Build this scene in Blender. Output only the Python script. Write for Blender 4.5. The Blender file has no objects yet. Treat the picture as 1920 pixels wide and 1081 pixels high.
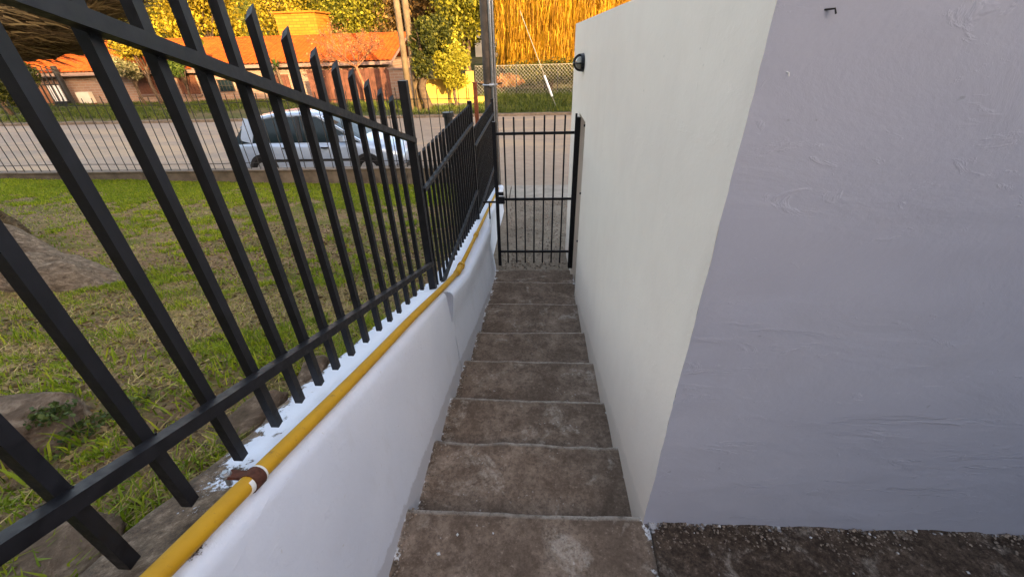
import bpy, bmesh, math, random
import numpy as np
from mathutils import Vector, Matrix, noise as mn

random.seed(7); rng = np.random.default_rng(11)
S = bpy.context.scene
C = S.collection
R = math.radians

# ------------------------------------------------------------------ camera
cd = bpy.data.cameras.new('camera'); cam = bpy.data.objects.new('camera', cd); C.objects.link(cam)
cd.sensor_width = 36.0; cd.lens = 760.0/1920.0*36.0; cd.clip_start = 0.02; cd.clip_end = 2000
RX = Vector((0.99851518, 0.04824714, -0.02529138))
DN = Vector((0.00349735, -0.52010222, -0.85409686))
FW = Vector((-0.05436184, 0.85274023, -0.51949869))
m = Matrix((( RX.x, -DN.x, -FW.x, 0), (RX.y, -DN.y, -FW.y, 0), (RX.z, -DN.z, -FW.z, 0), (0, 0, 0, 1)))
cam.matrix_world = m
S.camera = cam

# ------------------------------------------------------------------ sky, sun, exposure
SUN_EL, SUN_AZ = 14.0, 32.0            # low sun behind the camera, to its right
W = bpy.data.worlds.new('World'); S.world = W; W.use_nodes = True
nt = W.node_tree; bg = nt.nodes['Background']
sky = nt.nodes.new('ShaderNodeTexSky'); sky.sky_type = 'NISHITA'; sky.sun_disc = False
sky.sun_elevation = R(SUN_EL); sky.sun_rotation = R(180.0-SUN_AZ); sky.air_density = 0.7; sky.dust_density = 1.6; sky.ozone_density = 0.0
tint = nt.nodes.new('ShaderNodeMix'); tint.data_type = 'RGBA'; tint.blend_type = 'MULTIPLY'; tint.inputs[0].default_value = 1.0
tint.inputs[7].default_value = (1.0, .83, .66, 1)      # white balance of the whole sky
nt.links.new(sky.outputs[0], tint.inputs[6]); nt.links.new(tint.outputs[2], bg.inputs[0]); bg.inputs[1].default_value = 0.15
sl = bpy.data.lights.new('sun', 'SUN'); sun = bpy.data.objects.new('sun', sl); C.objects.link(sun)
sl.energy = 2.1; sl.angle = R(0.5); sl.color = (1.0, 0.70, 0.34)
to_sun = Vector((math.sin(R(SUN_AZ))*math.cos(R(SUN_EL)), -math.cos(R(SUN_AZ))*math.cos(R(SUN_EL)), math.sin(R(SUN_EL))))
sun.rotation_euler = to_sun.to_track_quat('Z', 'Y').to_euler()
sun.location = (10, -20, 20)
S.view_settings.view_transform = 'Standard'; S.view_settings.look = 'None'
S.view_settings.exposure = 3.0; S.view_settings.gamma = 1.0; S.view_settings.use_curve_mapping = False

# ------------------------------------------------------------------ helpers
def tag(o, label=None, cat=None, group=None, kind=None):
    if label: o['label'] = label
    if cat: o['category'] = cat
    if group: o['group'] = group
    if kind: o['kind'] = kind
    return o

def empty(name, loc=(0, 0, 0), label=None, cat=None, group=None):
    o = bpy.data.objects.new(name, None); o.location = loc; o.empty_display_size = 0.1
    C.objects.link(o); tag(o, label, cat, group); return o

def link(name, me, mat=None, parent=None, smooth=False):
    o = bpy.data.objects.new(name, me); C.objects.link(o)
    if mat is not None and not me.materials: me.materials.append(mat)
    if parent is not None:
        o.parent = parent
        l = Vector((0, 0, 0)); p = parent
        while p is not None: l += p.location; p = p.parent
        o.location = -l                       # meshes are written in world coordinates
    if smooth: me.shade_smooth()
    return o

class MB:
    """collects shapes, links them as ONE mesh object"""
    def __init__(s): s.v = []; s.f = []
    def add(s, vs, fs):
        n = len(s.v); s.v += [tuple(v) for v in vs]; s.f += [tuple(i+n for i in f) for f in fs]; return s
    def box(s, x0, x1, y0, y1, z0, z1):
        return s.add([(x0,y0,z0),(x1,y0,z0),(x1,y1,z0),(x0,y1,z0),(x0,y0,z1),(x1,y0,z1),(x1,y1,z1),(x0,y1,z1)],
                     [(3,2,1,0),(4,5,6,7),(0,1,5,4),(1,2,6,5),(2,3,7,6),(3,0,4,7)])
    def hexa(s, p):    # 4 bottom + 4 top points
        return s.add(p, [(3,2,1,0),(4,5,6,7),(0,1,5,4),(1,2,6,5),(2,3,7,6),(3,0,4,7)])
    def beam(s, a, b, w, h, up=(0, 0, 1)):
        a = Vector(a); b = Vector(b); d = (b-a).normalized(); u = Vector(up)
        r = d.cross(u).normalized(); u = r.cross(d).normalized()
        p = [a-r*w/2-u*h/2, a+r*w/2-u*h/2, b+r*w/2-u*h/2, b-r*w/2-u*h/2, a-r*w/2+u*h/2, a+r*w/2+u*h/2, b+r*w/2+u*h/2, b-r*w/2+u*h/2]
        return s.hexa(p)
    def tube(s, pts, rad, n=8, cap=True, closed=False):
        pts = [Vector(p) for p in pts]; k = len(pts)
        rad = [rad]*k if isinstance(rad, (int, float)) else list(rad)
        vs = []; prev = None
        for i, p in enumerate(pts):
            if closed: d = pts[(i+1) % k]-pts[i-1]
            else: d = (pts[min(i+1, k-1)]-pts[max(i-1, 0)])
            d.normalize()
            if prev is None:
                u = d.orthogonal().normalized()
            else:
                u = (prev-d*prev.dot(d)).normalized()
            prev = u; w = d.cross(u)
            for j in range(n):
                a = 2*math.pi*j/n
                vs.append(p+(u*math.cos(a)+w*math.sin(a))*rad[i])
        fs = []
        for i in range(k if closed else k-1):
            i2 = (i+1) % k
            for j in range(n):
                fs.append((i*n+j, i*n+(j+1) % n, i2*n+(j+1) % n, i2*n+j))
        if cap and not closed:
            fs.append(tuple(range(n-1, -1, -1))); fs.append(tuple((k-1)*n+j for j in range(n)))
        return s.add(vs, fs)
    def build(s, name, mat, parent=None, smooth=False):
        me = bpy.data.meshes.new(name); me.from_pydata(s.v, [], s.f); me.update()
        return link(name, me, mat, parent, smooth)

def np_mesh(name, V, F, mat, parent=None, smooth=False):
    """V (n,3), F (m,k) with equal k"""
    me = bpy.data.meshes.new(name); V = np.asarray(V, np.float32); F = np.asarray(F, np.int32)
    me.vertices.add(len(V)); me.vertices.foreach_set('co', V.ravel())
    k = F.shape[1]; me.loops.add(F.size); me.loops.foreach_set('vertex_index', F.ravel())
    me.polygons.add(len(F)); me.polygons.foreach_set('loop_start', np.arange(0, F.size, k, dtype=np.int32))
    me.update(calc_edges=True)
    return link(name, me, mat, parent, smooth)

def grid(name, xs, ys, fz, mat, parent=None, smooth=True, attr=None):
    xs = np.asarray(xs, float); ys = np.asarray(ys, float)
    X, Y = np.meshgrid(xs, ys); Z = fz(X, Y)
    V = np.stack([X.ravel(), Y.ravel(), Z.ravel()], 1); nx = len(xs); ny = len(ys)
    i = np.arange(ny-1)[:, None]*nx+np.arange(nx-1)[None, :]; i = i.ravel()
    return np_mesh(name, V, np.stack([i, i+1, i+nx+1, i+nx], 1), mat, parent, smooth)

_P = rng.random((256, 256))
def vnoise(x, y):
    x = np.asarray(x, float); y = np.asarray(y, float)
    xi = np.floor(x).astype(int); yi = np.floor(y).astype(int); fx = x-xi; fy = y-yi
    fx = fx*fx*(3-2*fx); fy = fy*fy*(3-2*fy)
    a = _P[xi % 256, yi % 256]; b = _P[(xi+1) % 256, yi % 256]; c = _P[xi % 256, (yi+1) % 256]; d = _P[(xi+1) % 256, (yi+1) % 256]
    return a*(1-fx)*(1-fy)+b*fx*(1-fy)+c*(1-fx)*fy+d*fx*fy
def fbm(x, y, o=4):
    t = 0; a = .5
    for k in range(o): t = t+a*vnoise(x*2**k+k*17.3, y*2**k+k*9.1); a *= .5
    return t/(1-.5**o)

# ------------------------------------------------------------------ materials
class Mat:
    def __init__(s, name, rough=0.8, spec=0.3, metal=0.0):
        s.m = bpy.data.materials.new(name); s.m.use_nodes = True; s.t = s.m.node_tree
        s.b = s.t.nodes['Principled BSDF']
        s.b.inputs['Roughness'].default_value = rough; s.b.inputs['Specular IOR Level'].default_value = spec
        s.b.inputs['Metallic'].default_value = metal
        s.co = None
    def n(s, t, **k):
        nd = s.t.nodes.new('ShaderNode'+t)
        for a, v in k.items(): setattr(nd, a, v)
        return nd
    def l(s, a, b): s.t.links.new(a, b)
    def coord(s, scale=(1, 1, 1), rot=(0, 0, 0)):
        if s.co is None: s.co = s.n('NewGeometry').outputs['Position']
        mp = s.n('Mapping'); mp.inputs['Scale'].default_value = scale; mp.inputs['Rotation'].default_value = rot; s.l(s.co, mp.inputs[0])
        return mp.outputs[0]
    def noise(s, scale, detail=6, rough=.6, vec=None, dist=0.0):
        t = s.n('TexNoise'); t.inputs['Scale'].default_value = scale; t.inputs['Detail'].default_value = detail
        t.inputs['Roughness'].default_value = rough; t.inputs['Distortion'].default_value = dist
        s.l(vec if vec is not None else s.coord(), t.inputs['Vector']); return t.outputs[0]
    def ramp(s, fac, stops, interp='LINEAR'):
        r = s.n('ValToRGB'); r.color_ramp.interpolation = interp; e = r.color_ramp.elements
        while len(e) < len(stops): e.new(0.5)
        for el, (p, c) in zip(e, stops):
            el.position = p; el.color = (c, c, c, 1) if isinstance(c, (int, float)) else (*c, 1)
        s.l(fac, r.inputs[0]); return r.outputs[0]
    def mix(s, fac, a, b, mode='MIX'):
        x = s.n('Mix', data_type='RGBA', blend_type=mode)
        for sock, v in ((x.inputs[0], fac), (x.inputs[6], a), (x.inputs[7], b)):
            if hasattr(v, 'is_linked'): s.l(v, sock)
            elif isinstance(v, (int, float)): sock.default_value = v
            else: sock.default_value = (*v, 1)
        return x.outputs[2]
    def math(s, op, a, b=0.0, clamp=False):
        x = s.n('Math', operation=op, use_clamp=clamp)
        for sock, v in ((x.inputs[0], a), (x.inputs[1], b)):
            if hasattr(v, 'is_linked'): s.l(v, sock)
            else: sock.default_value = v
        return x.outputs[0]
    def sep(s, axis):
        if s.co is None: s.co = s.n('NewGeometry').outputs['Position']
        x = s.n('SeparateXYZ'); s.l(s.co, x.inputs[0]); return x.outputs[axis]
    def island(s): return s.n('NewGeometry').outputs['Random Per Island']
    def objrand(s): return s.n('ObjectInfo').outputs['Random']
    def color(s, c):
        if hasattr(c, 'is_linked'): s.l(c, s.b.inputs['Base Color'])
        else: s.b.inputs['Base Color'].default_value = (*c, 1)
        return s
    def bump(s, h, strength=.5, dist=.01):
        b = s.n('Bump'); b.inputs['Strength'].default_value = strength; b.inputs['Distance'].default_value = dist
        s.l(h, b.inputs['Height'])
        old = s.b.inputs['Normal'].links
        if old: s.l(old[0].from_socket, b.inputs['Normal'])
        s.l(b.outputs[0], s.b.inputs['Normal']); return s
    def rough(s, v):
        s.l(v, s.b.inputs['Roughness']); return s

def simple(name, c, rough=.7, spec=.3, metal=0.0, var=.15, scale=6.0, bump=0.0, bscale=40.0, bdist=.003):
    M = Mat(name, rough, spec, metal)
    n = M.noise(scale, 5, .6)
    lo = tuple(x*(1-var) for x in c); hi = tuple(min(1, x*(1+var)) for x in c)
    M.color(M.ramp(n, [(.3, lo), (.7, hi)]))
    if bump: M.bump(M.noise(bscale, 6, .65), bump, bdist)
    return M.m

def plaster(name, base, warm, marks=1.0, foot=-1.57, slope=0.0):
    M = Mat(name, .66, .22)
    big = M.noise(1.1, 6, .6); fine = M.noise(9.0, 7, .65)
    c = M.mix(M.ramp(big, [(.38, 0.0), (.62, 1.0)]), base, warm)
    c = M.mix(M.ramp(fine, [(.35, .0), (.8, .14)]), c, tuple(x*.72 for x in base))
    dr = M.noise(3.0, 6, .6, M.coord((3.0, 3.0, .35)))                                 # faint runs
    c = M.mix(M.ramp(dr, [(.55, 0.0), (.75, .10)]), c, (base[0]*.70, base[1]*.66, base[2]*.60))
    spots = M.ramp(M.noise(30.0, 2, .5), [(.755, 0.0), (.79, 1.0)])
    c = M.mix(M.math('MULTIPLY', spots, .35), c, tuple(x*.40 for x in base))
    h = M.math('SUBTRACT', M.math('SUBTRACT', M.sep(2), foot), M.math('MULTIPLY', M.sep(1), slope))      # height over the floor
    splash = M.ramp(M.math('ADD', M.math('MULTIPLY', h, 11.0), M.math('MULTIPLY', M.noise(14.0, 8, .8), 1.6)), [(.46, 1.0), (.80, 0.0)])
    c = M.mix(M.math('MULTIPLY', splash, .16), c, (.22, .19, .165))
    M.color(c)
    M.bump(M.noise(2.6, 8, .62, M.coord((1, 1, 1.7)), .5), .16*marks, .03)
    rn = M.noise(2.4, 6, .65, M.coord((.5, .5, 4.2)), .5); msk = M.ramp(M.noise(1.7, 3, .5), [(.45, 0.0), (.62, 1.0)])
    M.bump(M.math('MULTIPLY', M.ramp(rn, [(.595, 0.0), (.61, 1.0), (.635, .2)]), msk), .30*marks, .006)
    M.bump(M.ramp(M.noise(7.5, 5, .7, M.coord((1, 1, 2.2)), .8), [(.60, 0.0), (.68, 1.0)]), .16*marks, .006)
    M.bump(M.noise(60.0, 6, .65), .12, .004)
    return M.m

M_side = plaster('white_plaster', (.82, .725, .63), (.79, .69, .60), .6, -1.32, -.245)
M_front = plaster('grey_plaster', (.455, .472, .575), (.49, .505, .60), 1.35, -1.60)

def concrete(name, dark, mid, light, speck=1.0):
    M = Mat(name, .88, .2)
    a = M.noise(3.6, 9, .68, None, .6); b = M.noise(13.0, 9, .76); c = M.noise(85.0, 7, .75)
    col = M.ramp(a, [(.30, dark), (.52, mid), (.74, light)])
    col = M.mix(M.ramp(b, [(.40, .0), (.62, .8)]), col, dark)
    pale = M.math('MULTIPLY', M.ramp(M.noise(4.6, 6, .65, None, .8), [(.55, 0.0), (.63, 1.0)]), M.ramp(M.noise(22.0, 6, .75), [(.42, 0.0), (.58, 1.0)]))
    col = M.mix(M.math('MULTIPLY', pale, .75), col, (.46, .40, .34))
    v = M.n('TexVoronoi'); v.inputs['Scale'].default_value = 30.0
    dst = M.n('TexNoise'); dst.inputs['Scale'].default_value = 60.0; M.l(M.coord(), dst.inputs['Vector'])
    mv = M.n('VectorMath', operation='MULTIPLY_ADD'); M.l(dst.outputs['Color'], mv.inputs[0]); mv.inputs[1].default_value = (.03, .03, .03); M.l(M.coord(), mv.inputs[2]); M.l(mv.outputs[0], v.inputs['Vector'])
    sp = M.math('MULTIPLY', M.ramp(v.outputs['Distance'], [(.10, 1.0), (.16, 0.0)]), M.ramp(M.noise(5.0, 3, .5), [(.55, 0.0), (.62, 1.0)]))
    col = M.mix(M.math('MULTIPLY', sp, .6*speck), col, (.55, .52, .49))
    col = M.mix(M.ramp(c, [(.35, .35), (.65, 0.0)]), col, tuple(x*.45 for x in dark))
    return M, col, c, b

M, col, c, b = concrete('step_concrete', (.105, .074, .054), (.255, .188, .142), (.44, .345, .275))
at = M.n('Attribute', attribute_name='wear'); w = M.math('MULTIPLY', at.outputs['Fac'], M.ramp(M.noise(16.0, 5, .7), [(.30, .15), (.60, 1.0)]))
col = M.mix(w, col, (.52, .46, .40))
at2 = M.n('Attribute', attribute_name='paint'); pn = M.ramp(M.math('ADD', at2.outputs['Fac'], M.math('MULTIPLY', M.math('SUBTRACT', M.noise(24.0, 6, .75), .5), 1.9)), [(.50, 0.0), (.56, 1.0)])
col = M.mix(pn, col, (.66, .66, .68))
g_ = M.noise(55.0, 6, .8); col = M.mix(M.ramp(g_, [(.38, .55), (.50, 0.0)]), col, (.060, .043, .032)); col = M.mix(M.ramp(g_, [(.58, 0.0), (.70, .5)]), col, (.46, .37, .30))
M.color(col).bump(c, .55, .004).bump(b, .5, .008).bump(g_, .5, .004); M_step = M.m
M, col, c, b = concrete('landing_concrete', (.065, .045, .033), (.145, .105, .078), (.25, .19, .145), 1.0)
at2 = M.n('Attribute', attribute_name='paint'); pn = M.ramp(M.math('ADD', at2.outputs['Fac'], M.math('MULTIPLY', M.math('SUBTRACT', M.noise(19.0, 7, .75), .5), 2.0)), [(.50, 0.0), (.56, 1.0)])
col = M.mix(pn, col, (.60, .60, .63))
g_ = M.noise(48.0, 6, .8); col = M.mix(M.ramp(g_, [(.40, .75), (.52, 0.0)]), col, (.030, .021, .016)); col = M.mix(M.ramp(g_, [(.56, 0.0), (.68, .7)]), col, (.34, .265, .205))
M.color(col).bump(c, .8, .006).bump(b, .8, .014).bump(g_, .8, .008); M_landing = M.m

# low wall: white paint, raw concrete where it was never painted (near end of the top, outer edge)
M = Mat('painted_low_wall', .6, .25)
raw = M.ramp(M.noise(26.0, 9, .8), [(.38, (.055, .036, .024)), (.52, (.17, .118, .080)), (.64, (.38, .29, .21))])
n1 = M.noise(2.0, 4, .6); wh = M.ramp(n1, [(.3, (.645, .685, .79)), (.7, (.70, .735, .83))])
wh = M.mix(M.ramp(M.noise(30.0, 4, .6), [(.68, 0.0), (.74, .5)]), wh, (.50, .49, .48))
at = M.n('Attribute', attribute_name='raw')
fac = M.ramp(M.math('ADD', at.outputs['Fac'], M.math('MULTIPLY', M.math('SUBTRACT', M.noise(20.0, 8, .78), .5), 2.0)), [(.48, 0.0), (.53, 1.0)])
h = M.math('ADD', M.math('ADD', M.sep(2), 1.33), M.math('MULTIPLY', M.sep(1), .245))
sp = M.ramp(M.math('ADD', M.math('MULTIPLY', h, 14.0), M.math('MULTIPLY', M.noise(17.0, 8, .8), 1.6)), [(.44, 1.0), (.66, 0.0)])
wh = M.mix(M.math('MULTIPLY', sp, .35), wh, (.20, .17, .15))
wh = M.mix(M.ramp(M.noise(4.0, 7, .7, M.coord((1, 1, .5))), [(.56, 0.0), (.74, .22)]), wh, (.46, .45, .45))
M.color(M.mix(fac, wh, raw))
M.bump(M.ramp(M.noise(6.0, 6, .65, M.coord((1, 1, 2.0)), .6), [(.55, 0.0), (.66, 1.0)]), .16, .008)
M.bump(M.noise(5.0, 5, .6), .35, .02).bump(M.noise(45.0, 6, .7), .30, .005).bump(M.math('MULTIPLY', fac, M.noise(30.0, 8, .75)), .9, .02); M_lowwall = M.m

M = Mat('black_paint', .5, .32)
n = M.noise(30.0, 5, .65)
c = M.mix(M.ramp(n, [(.35, 0.0), (.75, 1.0)]), (.005, .005, .007), (.014, .014, .019))
c = M.mix(M.ramp(M.noise(140.0, 4, .7), [(.68, 0.0), (.74, .5)]), c, (.07, .065, .06))
c = M.mix(M.ramp(M.noise(9.0, 7, .75), [(.62, 0.0), (.72, .35)]), c, (.035, .032, .032)); M.color(c)
M.rough(M.ramp(M.noise(60.0, 4, .6), [(.3, .36), (.7, .66)])).bump(M.noise(120.0, 4, .6), .12, .002); M_black = M.m

M = Mat('yellow_paint', .58, .35)
n = M.noise(12.0, 6, .65)
c = M.ramp(n, [(.3, (.47, .25, .008)), (.7, (.56, .31, .010))])
c = M.mix(M.ramp(M.noise(38.0, 5, .7), [(.60, 0.0), (.70, .75)]), c, (.26, .14, .03))
c = M.mix(M.ramp(M.noise(5.0, 7, .7), [(.55, 0.0), (.70, .4)]), c, (.36, .17, .012))
M.color(c).bump(M.noise(70.0, 4, .6), .12, .002); M_yellow = M.m
M_rust = simple('rust_brown', (.085, .030, .018), .8, .3, 0, .45, 60, .4, 120, .002)
M_rustpost = simple('rusty_post_paint', (.19, .055, .025), .8, .3, 0, .4, 12, .3, 60, .003)
M_white = simple('white_paint', (.74, .73, .71), .6, .3, 0, .06, 20)
M_zinc = simple('galvanised', (.42, .43, .45), .4, .5, .7, .2, 30)
M_wire = simple('thin_steel', (.035, .032, .030), .6, .4, .3, .3, 20)
M_greywire = simple('mesh_wire', (.30, .28, .24), .7, .2, .2, .2, 5)
M_kerbwall = simple('kerb_concrete', (.17, .135, .105), .9, .2, 0, .35, 5, .5, 30, .01)
M_darkbin = simple('dark_plastic', (.014, .015, .017), .5, .4, 0, .3, 20)

M = Mat('soil', .95, .1)
a = M.noise(2.3, 8, .7); b = M.noise(18.0, 8, .75); f = M.noise(110.0, 5, .75)
c = M.ramp(b, [(.34, (.13, .078, .042)), (.60, (.42, .28, .155))])
c = M.mix(M.ramp(a, [(.46, 0.0), (.58, .8)]), c, M.ramp(f, [(.3, (.085, .105, .018)), (.7, (.19, .20, .035))]))
M.color(c).bump(b, 1.0, .04).bump(f, .9, .012); M_soil = M.m

M = Mat('hill_ground', .95, .1)
a = M.noise(.25, 6, .65); b = M.noise(2.5, 7, .7)
M.color(M.mix(M.ramp(a, [(.4, 0.0), (.6, 1.0)]), M.ramp(b, [(.3, (.04, .055, .015)), (.7, (.11, .11, .035))]), M.ramp(b, [(.3, (.09, .065, .035)), (.7, (.18, .14, .07))])))
M.bump(b, .8, .15); M_ground = M.m

M = Mat('road_surface', .9, .2)
a = M.noise(.35, 6, .6, M.coord((.35, 1.6, 1))); b = M.noise(5.0, 7, .7); f = M.noise(60.0, 5, .7)
c = M.ramp(a, [(.3, (.27, .215, .168)), (.7, (.36, .29, .228))])
c = M.mix(M.ramp(b, [(.35, .6), (.62, 0.0)]), c, (.22, .165, .125))
c = M.mix(M.ramp(M.noise(.22, 7, .7, M.coord((.5, 2.2, 1)), .4), [(.50, 0.0), (.62, .7)]), c, (.46, .33, .20))
c = M.mix(M.ramp(f, [(.35, .35), (.6, 0.0)]), c, (.16, .12, .09))
M.color(c).bump(f, .5, .006).bump(b, .4, .02); M_road = M.m
M = Mat('path_concrete', .92, .2)
a = M.noise(2.0, 7, .65); b = M.noise(22.0, 7, .75); f = M.noise(130.0, 4, .7)
c = M.ramp(b, [(.30, (.16, .125, .092)), (.55, (.29, .235, .18)), (.75, (.42, .36, .29))])
c = M.mix(M.ramp(a, [(.40, .55), (.65, 0.0)]), c, (.14, .11, .08))
M.color(c).bump(b, .9, .016).bump(f, .6, .005); M_path = M.m
M_pave = simple('pale_pavement', (.30, .265, .225), .9, .2, 0, .25, 4, .5, 40, .006)

M = Mat('brick_wall_far', .9, .15)
br = M.n('TexBrick'); br.inputs['Scale'].default_value = 1.0; br.inputs['Brick Width'].default_value = .50; br.inputs['Row Height'].default_value = .16
br.inputs['Mortar Size'].default_value = .02; br.inputs['Color1'].default_value = (.29, .165, .115, 1); br.inputs['Color2'].default_value = (.22, .125, .088, 1); br.inputs['Mortar'].default_value = (.27, .22, .18, 1)
sx = M.n('CombineXYZ'); M.l(M.sep(0), sx.inputs[0]); M.l(M.sep(2), sx.inputs[1]); M.l(sx.outputs[0], br.inputs['Vector'])
M.color(M.mix(M.ramp(M.noise(1.2, 5, .6), [(.35, 0.0), (.7, .45)]), br.outputs[0], (.30, .23, .18))).bump(br.outputs[1], .4, .01); M_brick = M.m
M = Mat('tower_brick', .9, .15)
br = M.n('TexBrick'); br.inputs['Scale'].default_value = 1.0; br.inputs['Brick Width'].default_value = .55; br.inputs['Row Height'].default_value = .19
br.inputs['Mortar Size'].default_value = .025; br.inputs['Color1'].default_value = (.40, .16, .016, 1); br.inputs['Color2'].default_value = (.32, .115, .010, 1); br.inputs['Mortar'].default_value = (.24, .09, .012, 1)
sx = M.n('CombineXYZ'); M.l(M.math('ADD', M.sep(0), M.sep(1)), sx.inputs[0]); M.l(M.sep(2), sx.inputs[1]); M.l(sx.outputs[0], br.inputs['Vector'])
M.color(br.outputs[0]); M_tower = M.m
def tilemat():
    M = Mat('clay_tile', .85, .2)
    c = M.ramp(M.noise(3.0, 6, .7), [(.3, (.19, .032, .004)), (.7, (.34, .064, .006))])
    c = M.mix(M.ramp(M.noise(.7, 4, .6), [(.5, 0.0), (.75, .6)]), c, (.34, .09, .010)); M.color(c); return M.m
M_tile = tilemat()
M_shutter = simple('shutter_wood', (.115, .045, .026), .7, .3, 0, .3, 10)
M_wood = simple('fence_boards', (.120, .048, .032), .8, .25, 0, .4, 3)
M_boards = simple('gate_boards', (.27, .12, .06), .8, .25, 0, .3, 3)
M_fascia = simple('fascia_paint', (.22, .15, .13), .8, .2, 0, .1, 3)
M_yellowwall = simple('yellow_render', (.58, .37, .07), .9, .15, 0, .12, 2)
M_whitewall = simple('far_white_render', (.70, .62, .48), .9, .15, 0, .15, 1)
M_orangewall = simple('far_orange_render', (.60, .20, .07), .9, .15, 0, .15, 1)
M_pole = simple('pole_wood', (.105, .085, .070), .85, .25, 0, .35, 5, .6, 50, .006)
M_pole2 = simple('pale_pole_wood', (.135, .095, .055), .85, .25, 0, .35, 3, .5, 30, .01)
M_bark = Mat('gnarled_bark', .95, .15)
v = M_bark.coord((2.2, 2.2, 9.0), (.35, -.5, .2)); n = M_bark.noise(3.0, 8, .72, v, 1.2)
M_bark.color(M_bark.ramp(n, [(.32, (.030, .020, .010)), (.52, (.13, .085, .042)), (.70, (.30, .21, .11))])).bump(n, 1.0, .05)
M_bark = M_bark.m
M_root = Mat('root_bark', .95, .15)
v = M_root.coord((2.5, 5, 8)); n = M_root.noise(5.5, 10, .75, v, .6)
M_root.color(M_root.ramp(n, [(.34, (.075, .052, .034)), (.52, (.21, .155, .105)), (.68, (.42, .32, .225))])).bump(n, .9, .025)
M_root = M_root.m
M_trunk = simple('tree_bark', (.10, .068, .045), .95, .1, 0, .4, 6, .6, 20, .02)
M_twig = simple('twig_bark', (.22, .105, .060), .9, .1, 0, .4, 3)
M_rock = Mat('rock', .92, .2)
n = M_rock.noise(13.0, 9, .75, None, .5); n2 = M_rock.noise(70.0, 6, .75)
M_rock.color(M_rock.mix(M_rock.ramp(M_rock.noise(6.0, 6, .7), [(.55, 0.0), (.66, .4)]), M_rock.ramp(n, [(.3, (.080, .052, .033)), (.52, (.23, .160, .108)), (.66, (.46, .35, .25))]), (.055, .060, .022)))
M_rock.bump(n, 1.0, .035).bump(n2, .8, .010); M_rock = M_rock.m

def leafmat(name, cols, trans=.35, rough=.6):
    M = Mat(name, rough, .25)
    k = len(cols); c = M.ramp(M.island(), [(i/(max(1, k-1)), cc) for i, cc in enumerate(cols)])
    c = M.mix(M.ramp(M.noise(.8, 3, .5), [(.4, 0.0), (.7, .45)]), c, cols[0])
    M.color(c)
    tr = M.n('BsdfTranslucent'); M.l(c, tr.inputs[0])
    ms = M.n('MixShader'); ms.inputs[0].default_value = trans
    M.l(M.b.outputs[0], ms.inputs[1]); M.l(tr.outputs[0], ms.inputs[2])
    M.l(ms.outputs[0], M.t.nodes['Material Output'].inputs[0]); return M.m
L_gold = leafmat('golden_leaves', [(.07, .062, .006), (.34, .24, .012), (.56, .42, .03)])
L_olive = leafmat('olive_leaves', [(.050, .058, .006), (.17, .165, .012), (.40, .34, .025)])
L_dark = leafmat('dark_leaves', [(.018, .026, .006), (.06, .07, .010), (.17, .16, .02)])
L_lemon = leafmat('lemon_leaves', [(.14, .13, .010), (.36, .31, .02), (.52, .46, .05)])
L_brown = leafmat('brown_leaves', [(.06, .036, .014), (.16, .095, .03), (.30, .17, .04)])
L_willow = leafmat('willow_leaves', [(.20, .09, .006), (.42, .22, .008), (.58, .36, .016)], .35)
L_red = leafmat('russet_leaves', [(.25, .07, .03), (.42, .17, .05), (.45, .30, .09)])
L_cream = leafmat('pale_flower_leaves', [(.05, .06, .02), (.30, .27, .12), (.60, .52, .30)])
L_green = leafmat('green_leaves', [(.02, .04, .008), (.06, .10, .015), (.14, .18, .03)])
L_grass = leafmat('grass_blades', [(.10, .16, .008), (.25, .33, .014), (.44, .45, .03)], .3)
L_dry = leafmat('dry_blades', [(.15, .10, .032), (.38, .265, .08), (.62, .47, .18)], .15)
L_verge = leafmat('verge_blades', [(.035, .055, .008), (.075, .105, .012), (.15, .16, .025)], .25)
L_strand = leafmat('dry_strand', [(.05, .032, .014), (.17, .11, .045), (.38, .27, .12)], .1)
L_ivy = leafmat('ivy_leaves', [(.03, .05, .014), (.07, .10, .02), (.15, .19, .05)], .2)

# ------------------------------------------------------------------ the setting: ground, hill behind, street
def plane(Y): return -2.55-.0205*Y
def hilltop(X):
    return np.interp(X, [-60, -20, 1, 12, 17, 21, 26, 60], [11.8, 12.3, 12.3, 10.6, 8.0, 8.3, 10.6, 11.5])+.3*(fbm(X*.35, X*0+3.3)-.5)
def fground(X, Y):
    z = plane(np.clip(Y, 7, 36))
    z = z+np.clip(Y-36, 0, 90)*.20+np.clip(Y-36, 0, 400)*.03
    k = np.clip((-3.4-Y)/12.0, 0, 1)
    z = np.where(Y < -3.4, -1.72+(hilltop(X)+1.72)*k, z)
    z = z+np.where(Y > 40, 1.2*(fbm(X*.12, Y*.12)-.5), 0)
    z = z+np.where(Y < -20, 0.02*(-20-Y), 0)
    return z
xs = np.concatenate([np.linspace(-300, -60, 25), np.linspace(-57, 57, 77), np.linspace(60, 300, 25)])
ys = np.concatenate([np.linspace(-160, -20, 15), np.linspace(-16, -3.4, 14), [-3.39, -1, 2, 5], np.linspace(7, 36, 20), np.linspace(38, 130, 30), np.linspace(140, 400, 12)])
g = grid('ground', xs, ys, fground, M_ground); tag(g, kind='structure')

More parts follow.
